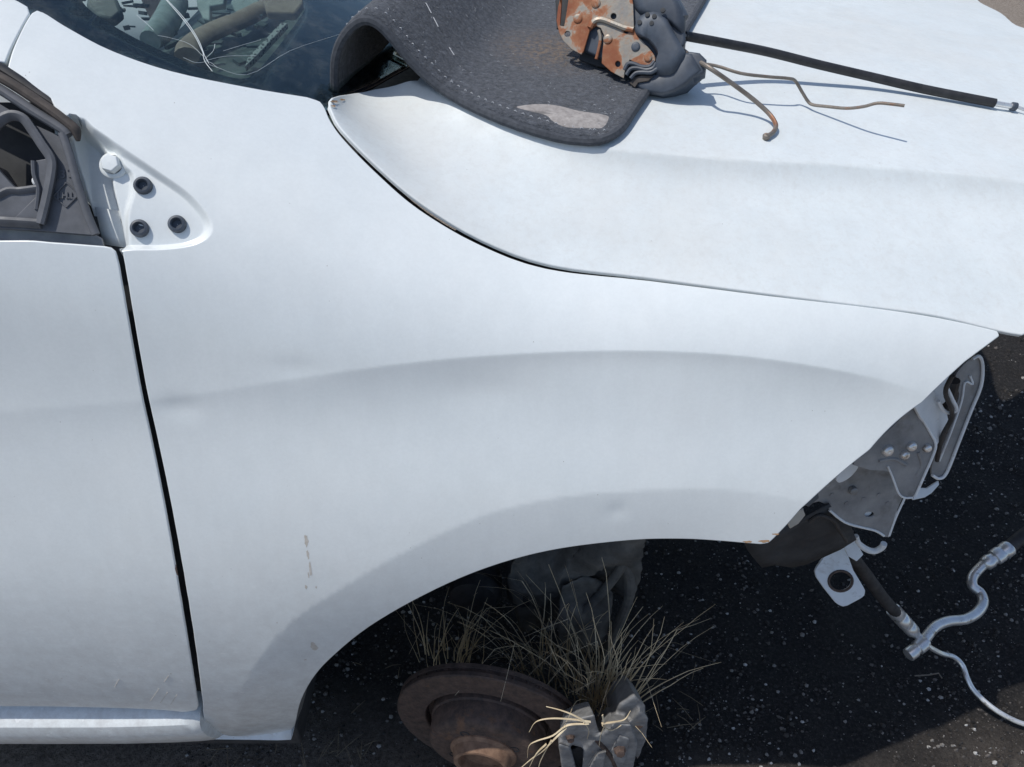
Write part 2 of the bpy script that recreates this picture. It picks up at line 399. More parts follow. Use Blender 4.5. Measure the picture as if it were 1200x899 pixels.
scatter(75000, -0.6, 1.6, 0.0, 1.1, 0.0010, 0.0065, 4.6)
scatter(9000, 0.4, 2.4, 0.9, 2.2, 0.002, 0.010, 2.5)
scatter(6000, 1.4, 3.6, 1.9, 4.2, 0.004, 0.014, 2.0)
me = bpy.data.meshes.new('gravel'); me.from_pydata(sv, [], sf)
tag(link('gravel', me, M['stone']), kind='stuff')

# ================================================================= BODY SURFACES
def natural_spline(xs, Y):
    """coefficients evaluator for Y[nx,...] over xs"""
    n = len(xs); h = np.diff(xs); A = np.eye(n); Bm = np.zeros((n,) + Y.shape[1:])
    for i in range(1, n - 1):
        A[i, i - 1] = h[i - 1]; A[i, i] = 2 * (h[i - 1] + h[i]); A[i, i + 1] = h[i]
        Bm[i] = 6 * ((Y[i + 1] - Y[i]) / h[i] - (Y[i] - Y[i - 1]) / h[i - 1])
    Mx = np.linalg.solve(A, Bm.reshape(n, -1)).reshape(Bm.shape)
    def ev(x):
        i = np.clip(np.searchsorted(xs, x) - 1, 0, n - 2); xx = np.clip(x, xs[0], xs[-1])
        sh = (slice(None),) + (None,) * (Y.ndim - 1)
        a = ((xs[i + 1] - xx) / h[i])[sh]; b = ((xx - xs[i]) / h[i])[sh]; hh = h[i][sh]
        return a * Y[i] + b * Y[i + 1] + ((a ** 3 - a) * Mx[i] + (b ** 3 - b) * Mx[i + 1]) * hh * hh / 6
    return ev
def bspline_basis(s, n, deg=3):
    kn = np.concatenate([np.zeros(deg), np.linspace(0, 1, n - deg + 1), np.ones(deg)])
    s = np.clip(s, 0, 1 - 1e-9); Bs = [((s >= kn[i]) & (s < kn[i + 1])).astype(float) for i in range(len(kn) - 1)]
    for d in range(1, deg + 1):
        nb = []
        for i in range(len(kn) - d - 1):
            t = 0
            if kn[i + d] > kn[i]: t = t + (s - kn[i]) / (kn[i + d] - kn[i]) * Bs[i]
            if kn[i + d + 1] > kn[i + 1]: t = t + (kn[i + d + 1] - s) / (kn[i + d + 1] - kn[i + 1]) * Bs[i + 1]
            nb.append(t)
        Bs = nb
    return np.stack(Bs, 1)
class Surf:
    def __init__(s, xs, ctrl, L):
        s.xs = np.array(xs, float); s.ev = natural_spline(s.xs, np.array(ctrl, float)); s.n = len(ctrl[0]); s.L = L; s.disp = []
        g = np.array([(x, t) for x in np.linspace(s.xs[0], s.xs[-1], 150) for t in np.linspace(0, L, 150)])
        s.g = g; s.gp = project(s.base(g))
    def base(s, q):
        q = np.asarray(q, float); c = s.ev(q[:, 0]); b = bspline_basis(q[:, 1] / s.L, s.n)
        yz = np.einsum('ni,nik->nk', b, c); return np.concatenate([q[:, :1], yz], 1)
    def nrm0(s, q):
        e = 1e-3; q = np.array(q, float); q[:, 1] = np.clip(q[:, 1], 2 * e, s.L - 2 * e)
        dx = s.base(q + [e, 0]) - s.base(q - [e, 0]); ds = s.base(q + [0, e]) - s.base(q - [0, e])
        n = np.cross(dx, ds); n /= np.linalg.norm(n, axis=1)[:, None]; return n
    def pos(s, q):
        P = s.base(q)
        if s.disp:
            d = sum(f(np.asarray(q, float)) for f in s.disp); P = P + s.nrm0(q) * d[:, None]
        return P
    def nrm(s, q):
        e = 1.2e-3; q = np.array(q, float); q[:, 1] = np.clip(q[:, 1], 4 * e, s.L - 4 * e)
        dx = s.pos(q + [e, 0]) - s.pos(q - [e, 0]); ds = s.pos(q + [0, e]) - s.pos(q - [0, e])
        n = np.cross(dx, ds); n /= np.linalg.norm(n, axis=1)[:, None]; return n
    def inv(s, u, v, h=0.0, full=False):
        """surface parameters of the point that projects to pixel (u, v)"""
        fn = (s.pos if full else s.base)
        off = np.array([0, 0, h])
        i = np.argmin(((s.gp - [u, v]) ** 2).sum(1)); q = s.g[i].copy()
        for _ in range(14):
            p = project(fn(q[None]) + off)[0]; r = np.array([u, v]) - p
            if abs(r).max() < 0.01: break
            e = 1e-4
            J = np.stack([(project(fn(q[None] + [e, 0]) + off)[0] - p) / e, (project(fn(q[None] + [0, e]) + off)[0] - p) / e], 1)
            st = np.linalg.lstsq(J, r, rcond=None)[0]; q = q + np.clip(st, -0.1, 0.1)
            q[1] = min(max(q[1], 0), s.L)
        return q
    def path(s, px, n=5, smooth=True):
        pts = catmull(px, n) if smooth else px
        return np.array([s.inv(*p) for p in pts])
    def P(s, u, v, h=0.0):
        return s.pos(s.inv(u, v, h, True)[None])[0] + np.array([0, 0, h])

def panel(name, S, loop, step, mat_, parent, flange=0.012, rad=0.0016, fine=()):
    """sheet-metal panel: loop in (x, s); rolled edge and turned-in flange."""
    loop = resample(np.concatenate([loop, loop[:1]]), step * 0.7)[:-1]
    area = 0.5 * np.sum(loop[:, 0] * np.roll(loop[:, 1], -1) - np.roll(loop[:, 0], -1) * loop[:, 1])
    if area < 0: loop = loop[::-1]
    lo, hi = loop.min(0), loop.max(0)
    X, Y = np.meshgrid(np.arange(lo[0], hi[0], step), np.arange(lo[1], hi[1], step * 0.87))
    X = X + (np.arange(X.shape[0]) % 2)[:, None] * step * 0.5
    g = np.stack([X.ravel(), Y.ravel()], 1); g = g[in_poly(g, loop)]
    for (ln_, fr_, fs_) in fine:
        d, _ = poly_dist(g, ln_); g = g[np.abs(d) > fr_]
        a, b = ln_.min(0) - fr_, ln_.max(0) + fr_
        X, Y = np.meshgrid(np.arange(a[0], b[0], fs_), np.arange(a[1], b[1], fs_)); f2 = np.stack([X.ravel(), Y.ravel()], 1)
        d, _ = poly_dist(f2, ln_); f2 = f2[(np.abs(d) <= fr_)]; f2 = f2[in_poly(f2, loop)]
        g = np.concatenate([g, f2])
    st_ = step if not fine else min(f[2] for f in fine) * 2
    d, _ = poly_dist(g, np.concatenate([loop, loop[:1]])); g = g[np.abs(d) > st_ * 0.45]
    ov, tr = triangulate([loop], g)
    P = S.pos(ov); Nn = S.nrm(ov)
    t0 = P[tr]; fn = np.cross(t0[:, 1] - t0[:, 0], t0[:, 2] - t0[:, 0]); flip = (fn * Nn[tr[:, 0]]).sum(1) < 0
    tr[flip] = tr[flip][:, ::-1]
    verts = [P]; norms = [Nn]; faces = [tuple(int(i) for i in t) for t in tr]
    LP = S.pos(loop); LN = S.nrm(loop)
    tg = np.roll(LP, -1, 0) - np.roll(LP, 1, 0); tg /= np.linalg.norm(tg, axis=1)[:, None] + 1e-12
    outw = np.cross(tg, LN)
    n = len(loop); rings = [(LP, LN)]
    for a in (30, 60, 90):
        a = R(a); rings.append((LP + rad * math.sin(a) * outw - rad * (1 - math.cos(a)) * LN, math.cos(a) * LN + math.sin(a) * outw))
    rings.append((rings[-1][0] - flange * LN - 0.0012 * outw, outw))
    b0 = len(P)
    for k, (rp, rn) in enumerate(rings): verts.append(rp); norms.append(rn)
    for k in range(len(rings) - 1):
        for i in range(n):
            j = (i + 1) % n; faces.append((b0 + k * n + i, b0 + (k + 1) * n + i, b0 + (k + 1) * n + j, b0 + k * n + j))
    V = np.concatenate(verts); NN = np.concatenate(norms)
    me = bpy.data.meshes.new(name); me.from_pydata([tuple(v) for v in V], [], faces)
    me.polygons.foreach_set('use_smooth', [True] * len(me.polygons))
    me.normals_split_custom_set_from_vertices([tuple(v) for v in NN])
    return link(name, me, mat_, parent)

low = [(.05, .13), (.03, .18), (.012, .28), (0, .38), (.004, .49), (.019, .60), (.058, .71)]
side_ctrl = [
 low + [(.098, .82), (.116, .89), (.129, .95), (.148, 1.01), (.180, 1.09), (.225, 1.17), (.30, 1.26), (.40, 1.36), (.52, 1.45)],
 low + [(.098, .815), (.116, .88), (.129, .935), (.148, .99), (.178, 1.045), (.220, 1.093), (.285, 1.14), (.38, 1.185), (.50, 1.23)],
 low + [(.102, .80), (.122, .855), (.141, .90), (.167, .943), (.202, .978), (.250, 1.008), (.315, 1.035), (.42, 1.062), (.55, 1.087)],
 low + [(.104, .795), (.122, .84), (.142, .872), (.166, .897), (.195, .917), (.230, .934), (.28, .950), (.36, .963), (.48, .974)],
 low + [(.104, .795), (.122, .838), (.141, .868), (.163, .891), (.190, .911), (.225, .927), (.275, .941), (.35, .953), (.45, .963)],
 low + [(.100, .785), (.116, .822), (.133, .850), (.153, .872), (.178, .891), (.210, .908), (.26, .924), (.34, .939), (.45, .949)],
]
SIDE = Surf([-1.5, -.50, -.20, .05, .30, .58], side_ctrl, 1.55)
hood_ctrl = [
 [(.24, .985), (.285, .998), (.33, 1.008), (.39, 1.018), (.47, 1.027), (.6, 1.035), (.8, 1.04), (1.0, 1.035), (1.2, 1.02), (1.46, 1.0), (1.68, .97)],
 [(.12, .905), (.17, .925), (.23, .948), (.30, .970), (.38, .987), (.52, 1.0), (.8, 1.012), (1.05, 1.005), (1.25, .99), (1.48, .965), (1.68, .92)],
 [(.10, .875), (.15, .897), (.21, .920), (.28, .944), (.36, .962), (.5, .978), (.8, .995), (1.05, .985), (1.25, .97), (1.48, .95), (1.69, .91)],
 [(.07, .850), (.12, .872), (.18, .895), (.25, .918), (.34, .935), (.5, .950), (.8, .965), (1.05, .957), (1.25, .945), (1.50, .92), (1.70, .89)],
 [(.05, .83), (.09, .85), (.15, .865), (.22, .875), (.31, .88), (.5, .885), (.8, .89), (1.05, .885), (1.25, .875), (1.50, .85), (1.70, .82)],
]
HOOD = Surf([-.30, .05, .35, .70, 1.25], hood_ctrl, 1.62)

# ---- features pressed into the side
def fade_ends(fr, a, b): return sstep(0, a, fr) * (1 - sstep(1 - b, 1, fr)) if b else sstep(0, a, fr)
crease = SIDE.path([(-260, 520), (-120, 497), (0, 481), (120, 472), (220, 462), (350, 442), (480, 424), (600, 414), (720, 410), (830, 413), (930, 424), (1040, 446), (1130, 480), (1200, 520)])
def d_crease(q):
    d, fr = poly_dist(q, crease); below = np.where(d > 0, d, 0)
    soft = np.sqrt(below ** 2 + 0.005 ** 2) - 0.005
    return -0.0068 * (soft / 0.15) * np.exp(1 - soft / 0.15) * (0.45 + 0.55 * sstep(-.30, .0, q[:, 0])) * (1 - sstep(.30, .50, q[:, 0]))
arch_band = SIDE.path([(268, 880), (280, 820), (300, 778), (340, 730), (400, 690), (470, 650), (560, 608), (640, 587), (720, 578), (800, 575), (870, 577), (960, 592), (1010, 602)])
def d_arch(q):
    d, fr = poly_dist(q, arch_band); t = np.maximum(d, 0)
    soft = np.sqrt(t * t + 0.002 ** 2) - 0.002
    return -0.13 * soft * (0.45 + .55 * sstep(0, .30, fr)) * (1 - 0.6 * sstep(.84, 1, fr)) * (d > -0.02)
patch_px = [(112, 150), (150, 176), (190, 203), (222, 226), (242, 248), (250, 266), (243, 280), (222, 289), (190, 293), (150, 294), (120, 300), (84, 296), (76, 150), (96, 138)]
patch = SIDE.path(patch_px + [patch_px[0]], 5)
def d_patch(q):
    inside = in_poly(q, patch); d, _ = poly_dist(q, patch); d = np.abs(d) * inside
    return -0.0085 * sstep(0, 0.011, d)
step_line = SIDE.path([(118, 120), (137, 182), (151, 200), (152, 222), (145, 250), (146, 292), (150, 330)])
def d_step(q):
    inside = in_poly(q, patch); d, _ = poly_dist(q, step_line); dd, _ = poly_dist(q, patch)
    return -0.008 * sstep(-0.003, 0.005, d) * sstep(0, 0.012, np.abs(dd)) * inside
well_line = SIDE.path([(95, 140), (122, 172), (128, 215), (135, 250), (143, 300)])
def d_well(q):
    inside = in_poly(q, patch); d, _ = poly_dist(q, well_line)
    return -0.020 * sstep(0, 0.006, d) * inside
d_dent_q = SIDE.inv(724, 603)
def d_dents(q):
    out = np.zeros(len(q))
    for (qq, dep, r) in DENTS: out -= dep * np.exp(-((q - qq) ** 2).sum(1) / (r * r))
    return out
DENTS = [(SIDE.inv(724, 603), .0010, .012), (SIDE.inv(345, 432), .0010, .03), (SIDE.inv(210, 478), .0016, .022), (SIDE.inv(560, 460), .0009, .05), (SIDE.inv(820, 520), .0008, .05), (SIDE.inv(90, 620), .0010, .07)]
DOORS = Surf(SIDE.xs, side_ctrl, 1.55); DOORS.disp = [d_crease, d_dents]
SIDE.disp = [d_crease, d_arch, d_patch, d_step, d_well, d_dents]
gapF = [(374, 119), (379, 126), (386, 142), (402, 164), (440, 203), (490, 246), (560, 287), (640, 316), (760, 330), (900, 348), (1020, 362), (1100, 374), (1168, 389)]
gapH = [(388, 121), (391, 131), (403, 152), (445, 194), (495, 236), (565, 279), (645, 308.5), (760, 323.5), (900, 341.5), (1020, 356), (1100, 367), (1170, 384)]
# bring the hood's near edge level with the fender (2 mm proud) and blend back to the crown
_gp = catmull(gapH, 3); _S = np.array([SIDE.base(SIDE.inv(*p)[None])[0] for p in _gp]); _Hq = np.array([HOOD.inv(*p) for p in _gp]); _H = HOOD.base(_Hq)
_dir = _S - CAM; _dir /= np.linalg.norm(_dir, axis=1)[:, None]
_D = _S - _dir * .0035 - _H; _o = np.argsort(_Hq[:, 0]); _hx, _ht, _D = _Hq[_o, 0], _Hq[_o, 1], _D[_o]
_base0 = HOOD.base; DBG = (_hx, _D, _H)
def hood_base(q):
    q = np.asarray(q, float); P = _base0(q); dt = np.maximum(q[:, 1] - np.interp(q[:, 0], _hx, _ht), 0)
    wgt = np.exp(-(dt / .16) ** 2)
    return P + np.stack([np.interp(q[:, 0], _hx, _D[:, k]) for k in range(3)], 1) * wgt[:, None]
HOOD.base = hood_base; HOOD.gp = project(HOOD.base(HOOD.g))
hood_line = HOOD.path([(350, 40), (440, 92), (500, 122), (560, 150), (640, 178), (720, 193), (860, 205), (1000, 212), (1200, 232), (1400, 270)])
def d_hood(q):
    d, fr = poly_dist(q, hood_line); soft = np.where(d > 0, np.sqrt(d * d + 4e-5) - .0063, 0)
    return 0.024 * np.exp(-np.maximum(soft, 0) / .045) - .0018
def d_hwob(q):
    return 0.0012 * np.sin(q[:, 0] * 9 + 1) * np.sin(q[:, 1] * 11)
HOOD.disp = [d_hood, d_hwob]

# ================================================================= THE CAR
car = empty('white_car', 'white hatchback being stripped for parts, with missing bumper, headlight and wheel', 'car', loc=(0, 0, GZ))
KEEP = []
def under(o, parent):
    """parent while keeping world coordinates"""
    o.parent = parent; KEEP.append((o, parent)); return o
INV = Matrix.Translation((0, 0, -GZ))
def part(o):
    o.parent = car; o.matrix_parent_inverse = INV; return o

def cat(*segs):
    out = []
    for s_, smooth in segs: out += (catmull(s_, 4) if smooth else [np.array(p, float) for p in s_])
    return out
fender_px = cat(
    ([(11, 78), (17, 58), (29, 32), (38, 17), (43, 13), (49, 15)], True),
    ([(53, 17), (80, 34), (130, 60), (200, 84), (290, 103), (360, 114.5)], True),
    (gapF, True),
    ([(1170, 393), (1130, 423), (1080, 471), (1020, 528), (960, 580), (940, 599), (924, 619), (908, 637), (903, 641.5), (895, 643)], False),
    ([(880, 642), (850, 640), (800, 638), (740, 640), (660, 650), (600, 664), (540, 685), (480, 714), (430, 744), (390, 776), (366, 801), (350, 830), (343, 860)], True),
    ([(340, 864)], False),
    ([(325, 866), (300, 867), (270, 863), (246, 857)], True),
    ([(242, 851), (227, 740), (202, 600), (172, 450), (148, 310), (144, 296)], True),
    ([(124, 293), (102, 280), (87, 200), (80, 152), (60, 113), (29, 93)], False))
# sections below the lip are hidden: convert to surface parameters
fender = part(panel('fender', SIDE, np.array([SIDE.inv(*p) for p in fender_px]), 0.0062, M['paint'], None, flange=0.010, fine=[(patch, .013, .0016), (step_line, .008, .0016), (well_line, .008, .0016)]))
door_px = cat(
    ([(-700, 300), (-300, 291), (0, 284), (60, 286), (128, 291)], True),
    ([(134, 296)], False),
    ([(138, 312), (162, 450), (191, 600), (216, 740), (231, 828)], True),
    ([(229, 833)], False),
    ([(215, 835), (180, 832), (100, 829.5), (0, 828.5), (-300, 829), (-700, 831)], True))
door = part(panel('door', DOORS, np.array([SIDE.inv(*p) for p in door_px]), 0.009, M['paint'], None, flange=0.003))
pillar_px = cat(([(-300, -200), (-200, -130), (-40, -28), (20, 2), (35, 11)], True), ([(22, 34), (10, 58), (4, 74)], True), ([(-40, 50), (-200, -30), (-300, -80)], True))
pil = part(panel('windscreen_pillar', DOORS, np.array([SIDE.inv(*p) for p in pillar_px]), 0.012, M['paint'], None))
# hood outline: traced near edge, then the front edge, far edge and rear edge in plan
def hood_q(x, y):
    t = np.linspace(0, HOOD.L, 400); P = HOOD.base(np.stack([np.full(400, x), t], 1)); return np.array([x, np.interp(y, P[:, 1], t)])
near = [HOOD.inv(*p) for p in catmull(gapH, 4)]
xe = near[-1][0]
front = [hood_q(*p) for p in catmull([tuple(HOOD.base(HOOD.inv(1182, 388)[None])[0][:2]), tuple(HOOD.base(HOOD.inv(1196, 387)[None])[0][:2]), (.56, .185), (.67, .215), (.80, .275), (.95, .39), (1.05, .58), (1.11, .85), (1.14, 1.1)] + [tuple(HOOD.base(HOOD.inv(*p, 0, True)[None])[0][:2]) for p in ((1200, 33), (1172, 15), (1145, 0), (1112, -17), (1080, -33))] + [(.95, 1.60), (.75, 1.64), (.5, 1.65)], 5)]
q0 = HOOD.inv(393, 116); P0 = HOOD.base(q0[None])[0]; q1 = HOOD.inv(490, 95); P1 = HOOD.base(q1[None])[0]
rear = [hood_q(*p) for p in catmull([(.2, 1.64), (-.1, 1.56), (-.17, 1.36), (-.09, 1.1), (-.03, .8), (P1[0] + .025, P1[1] + .05)], 5)] + [HOOD.inv(*p, 0, True) for p in ((490, 95), (465, 100), (440, 105), (415, 110), (398, 113.5), (391, 116))]
hood = part(panel('hood', HOOD, np.array(near + front + rear), 0.008, M['hood_paint'], None, flange=0.004, rad=0.0018))

# rust blooms on exposed edges
def blot(name, parent, S, u, v, r, mat_, lift=0.00015, sx=1.0, sy=1.0, seed=0):
    q0 = S.inv(u, v); rnd = random.Random(seed + int(u * 7 + v)); n = 14
    qs = [q0] + [q0 + np.array([math.cos(2 * math.pi * k / n) * sx, math.sin(2 * math.pi * k / n) * sy]) * r * rnd.uniform(0.55, 1.15) for k in range(n)]
    qs = np.array(qs); P = S.pos(qs) + S.nrm(qs) * lift
    mb = MB(); mb.add(P, [(0, 1 + k, 1 + (k + 1) % n) for k in range(n)])
    o = mb.build(name, mat_, None); part(o); o.parent = parent; o.matrix_parent_inverse = (INV @ Matrix()) if parent is car else Matrix()
    return o
def sub(o, parent):
    """sub-part of a part that already sits at world coordinates"""
    o.parent = parent; o.matrix_parent_inverse = Matrix.Identity(4) if parent is not car else INV; return o
M['rust_stain'] = mat('edge_rust', (0.4, 0.2, 0.08), 0.8, build=simple((0.42, 0.22, 0.10), (0.60, 0.42, 0.27), 200))
M['mud'] = mat('dried_mud', (0.4, 0.34, 0.27), 0.9, build=simple((0.46, 0.42, 0.36), (0.60, 0.57, 0.53), 260))
M['scuff'] = mat('paint_scuff', (0.8, 0.79, 0.76), 0.6)

# ---- hood hinge-side gap lining, hinge pillar, engine bay and cabin shell
mb = MB()
g3 = [SIDE.pos(SIDE.inv(*p)[None])[0] for p in catmull(gapF[1:-4], 3)]
rows = []
for p in g3:
    rows.append([p + [-.0, -.012, -.036], p + [0, .0, -.036], p + [0, .03, -.036], p + [0, .07, -.04], p + [0, .09, -.13]])
fl = [x for r in rows for x in r]
mb.add(fl, [(i * 5 + k, i * 5 + k + 1, (i + 1) * 5 + k + 1, (i + 1) * 5 + k) for i in range(len(rows) - 1) for k in range(4)])
part(mb.build('inner_fender_rail', M['seam'], None))
mb = MB(); rows = []
for p in catmull([(112, 250), (140, 300), (166, 450), (195, 600), (220, 740), (236, 850)], 5):
    q = SIDE.inv(*p); n_ = SIDE.nrm0(q[None])[0]
    for dx, dep in ((-.06, .03), (-.03, .034), (.0, .035), (.03, .034), (.05, .03)):
        rows.append(SIDE.base((q + [dx, 0])[None])[0] - n_ * dep)
nr = len(rows) // 5
mb.add(rows, [(i * 5 + k, i * 5 + k + 1, (i + 1) * 5 + k + 1, (i + 1) * 5 + k) for i in range(nr - 1) for k in range(4)])
part(mb.build('hinge_pillar', M['seam'], None))  # a white part; the door gap's shade is put into its dark colour
mb = MB()
mb.box((-.37, .87, .33), .02, 1.46, .50)              # bulkhead
mb.box((-.372, .92, .72), .02, 1.36, .30)
mb.box((-.95, .80, .12), 1.2, 1.48, .06)              # floor pan
mb.box((-1.5, .80, .55), .03, 1.5, .95)
part(mb.build('floor_pan', M['seam'], None, bevel=.004))
mb = MB()
far_side = [(x, 1.70 - .03 * (z - .5) ** 2 * 4, z) for x in np.linspace(-1.5, .95, 12) for z in (.2, .45, .7, .88)]
ff = []
for i in range(11):
    for k in range(3):
        if k < 2 and 5 <= i <= 8: continue
        ff.append((i * 4 + k, (i + 1) * 4 + k, (i + 1) * 4 + k + 1, i * 4 + k + 1))
mb.add(far_side, ff)
o = part(mb.build('far_fender', M['paint'], None)); sm_ = o.modifiers.new('t', 'SOLIDIFY'); sm_.thickness = .004
# sill under the door
mb = MB(); prof = [(.045, .322), (.014, .318), (-.002, .305), (-.006, .288), (-.003, .262), (.006, .232), (.018, .205), (.032, .187), (.050, .180)]
rows = []
xs_ = [at_y(u_, 845, .0)[0] for u_ in (-700, -300, 0, 60, 120, 170, 205, 222, 229, 231)]
sc_ = [1, 1, 1, 1, .99, .97, .94, .90, .82, .62]
for x, k in zip(xs_, sc_):
    for (y, z) in prof: rows.append((x, .03 + (y - .03) * k, .255 + (z - .255) * (k if z > .255 else min(1, k + .04)) + .012 * sstep(-.35, -.6, np.array([x]))[0] * -1))
n_ = len(prof)
mb.add(rows, [(i * n_ + k, i * n_ + k + 1, (i + 1) * n_ + k + 1, (i + 1) * n_ + k) for i in range(len(xs_) - 1) for k in range(n_ - 1)])
e0 = (len(xs_) - 1) * n_; mb.add(rows[e0:], [tuple(range(n_))])
sill = part(mb.build('sill', M['paint'], None))
mb = MB(); rows = []
for u_ in np.linspace(120, 341, 14):
    v_ = 868 - 1.5 * math.sin((u_ - 120) / 221 * 3.1) if u_ < 335 else 867
    p = at_y(u_, v_, .040); rows += [p + [0, .03, .03], p + [0, .012, .010], p, p + [0, .01, -.004], p + [0, .05, -.004]]
mb.add(rows, [(i * 5 + k, i * 5 + k + 1, (i + 1) * 5 + k + 1, (i + 1) * 5 + k) for i in range(13) for k in range(4)])
o = part(mb.build('sill_flange', M['white_metal'], None)); sm_ = o.modifiers.new('t', 'SOLIDIFY'); sm_.thickness = .003
# turned-in arch edge behind the fender foot
mb = MB(); rows = []
for p in catmull([(343, 862), (350, 832), (366, 803), (390, 778), (432, 746)], 4):
    P = SIDE.pos(SIDE.inv(*p)[None])[0]; rows += [P + [0, .004, -.001], P + [.006, .03, .0], P + [.008, .06, .002]]
mb.add(rows, [(i * 3 + k, i * 3 + k + 1, (i + 1) * 3 + k + 1, (i + 1) * 3 + k) for i in range(len(rows) // 3 - 1) for k in range(2)])
part(mb.build('wheelhouse_edge', M['inner'], None))
# wheel house: a rough dark arch set inside, open towards the ground and the front
mb = MB(); rows = []
for a in np.linspace(R(188), R(60), 18):
    x = .03 + .42 * math.cos(a); z = .36 + .44 * math.sin(a)
    rows += [(x, .13, z), (x, .17, z + .01), (x * .98, .30, z + .02), (x * .95, .55, z)]
mb.add(rows, [(i * 4 + k, i * 4 + k + 1, (i + 1) * 4 + k + 1, (i + 1) * 4 + k) for i in range(17) for k in range(3)])
part(mb.build('wheelhouse', M['seam'], None))

# ---- windscreen
def WZ(x, y): return .997 + 0.50 * (-.205 - x) + 0.055 * (1 - ((y - .82) / .52) ** 2)
def at_w(u, v):
    d = ray(u, v); lo, hi = 0.05, 6.0
    for _ in range(60):
        m = (lo + hi) / 2; p = CAM + d * m
        if p[2] > WZ(p[0], p[1]): lo = m
        else: hi = m
    return CAM + d * hi
edge_w = [at_w(*p) for p in catmull([(-30, -22), (40, 18), (80, 42), (130, 66), (200, 90), (290, 110), (372, 124), (386, 126)], 3)]
pts2 = [(p[0] , p[1] - .012) for p in edge_w] + [(-.10, .46), (-.03, .66), (-.0, .82), (-.03, 1.0), (-.1, 1.2), (-.2, 1.30), (-.8, 1.22), (-.8, .5)]
# put in order: near edge from rear to front, then base to far side, then top
ed = [(p[0], p[1] - .002) for p in edge_w]
outer = [(-.85, .40)] + ed + [tuple(at_w(*p)[:2]) for p in ((398, 112), (438, 95), (480, 72))] + [(-.16, .66), (-.03, .82), (-.05, 1.0), (-.11, 1.2), (-.2, 1.30), (-.85, 1.24)]
def inset_poly(poly, d):
    P = np.array(poly); n = len(P); out = []
    for i in range(n):
        t = unit(P[(i + 1) % n] - P[i - 1]); out.append(P[i] + d * np.array([-t[1], t[0]]))
    return out
def wmesh(name, loops, mat_, parent, lift=0.0, step=0.03):
    loop = np.array(resample(np.concatenate([loops[0], [loops[0][0]]]), 0.012))[:-1]
    g = np.stack(np.meshgrid(np.arange(-.9, .05, step), np.arange(.3, 1.35, step)), -1).reshape(-1, 2)
    g = g[in_poly(g, loop)]
    for h in loops[1:]: g = g[~in_poly(g, np.array(h))]
    ov, tr = triangulate([loop] + [np.array(h) for h in loops[1:]], g)
    mb = MB(); mb.add([(p[0], p[1], WZ(p[0], p[1]) + lift) for p in ov], [tuple(int(i) for i in t) for t in tr])
    o = mb.build(name, mat_, None); m_ = o.modifiers.new('t', 'SOLIDIFY'); m_.thickness = 0.004; m_.offset = -1
    return o
wind = part(wmesh('windscreen', [outer], M['glass'], car))
# black printed border, printed on the inner face of the glass
clear_px = catmull([(88, -14), (105, 6), (150, 34), (200, 58), (255, 80), (290, 84), (315, 60), (345, 22), (366, -10)], 4)
clear = [(at_w(*p)[0], at_w(*p)[1]) for p in clear_px] + [(-.45, 1.15), (-.78, 1.12), (-.80, .55)]
o = wmesh('windscreen_border', [outer, clear], M['frit'], car, lift=-0.0065); sub(o, wind)
def wline(mb, px, r):
    mb.tube([at_w(*p) + np.array([0, 0, .0004]) for p in px], r, 5)
mb = MB()
cr = [[(190, -5), (212, 20), (228, 42), (238, 62), (245, 75)], [(191, -5), (216, 22), (232, 46), (240, 66)], [(238, 62), (240, 72), (249, 84)], [(240, 72), (255, 68), (270, 66), (300, 66)], [(240, 70), (250, 60), (252, 52)], [(262, 60), (285, 53), (306, 47)], [(160, 18), (172, 28), (180, 36)], [(238, 66), (222, 52), (200, 45), (185, 42)], [(255, 80), (245, 73), (230, 74), (215, 68)], [(245, 76), (290, 88), (340, 60), (400, 40), (430, 30)]]
for k, c in enumerate(cr): wline(mb, catmull(c, 4), .00036 if k < 3 else .0002)
sub(mb.build('crack', M['crack'], None), wind)
mb = MB(); rows = []
for y in np.linspace(.40, 1.34, 14):
    for x, dz in ((-.34, -.02), (-.24, 0), (-.14, .004), (-.02, -.01), (.10, -.03), (.16, -.09)): rows.append((x, y, .945 + dz - .02 * math.exp(-((y - .40) / .05) ** 2)))
mb.add(rows, [(i * 6 + k, i * 6 + k + 1, (i + 1) * 6 + k + 1, (i + 1) * 6 + k) for i in range(13) for k in range(5)])
part(mb.build('cowl_panel', M['rubber'], None))
# ---- dashboard and loose trim behind the glass
dash = None
mb = MB(); rows = []
for y in np.linspace(.28, 1.42, 16):
    for x, z in ((-.22, .93), (-.30, .965), (-.42, .97), (-.55, .965), (-.66, .93), (-.70, .80), (-.70, .5)):
        rows.append((x, y, z + .006 * math.sin(y * 9 + x * 7)))
mb.add(rows, [(i * 7 + k, i * 7 + k + 1, (i + 1) * 7 + k + 1, (i + 1) * 7 + k) for i in range(15) for k in range(6)])
M['dash'] = mat('dusty_dashboard', (0.05,) * 3, build=simple((0.035, 0.045, 0.045), (0.10, 0.12, 0.115), 12, 0.3, 0.002, (0.6, 0.8), extra=[(30, 0.52, 0.72, (0.17, 0.20, 0.185))]))
dash = part(mb.build('dashboard', M['dash'], None))
M['brown_trim'] = mat('faded_brown_trim', (0.25, 0.16, 0.11), 0.7, build=simple((0.24, 0.16, 0.115), (0.38, 0.28, 0.21), 30))
M['pale_trim'] = mat('pale_green_gray_trim', (0.3,) * 3, 0.7, build=simple((0.20, 0.23, 0.215), (0.34, 0.37, 0.35), 40))
M['vent'] = mat('dotted_vent_plastic', (0.2,) * 3, 0.6, build=lambda nt, p: (lambda q: q.L(q.ramp(q.voro(190), [(0.35, (0.05, 0.05, 0.05)), (0.45, (0.30, 0.31, 0.30))]), p.inputs['Base Color']))(NB(nt)))
def dz_(u, v, h=0): return at_z(u, v, .972 + h)
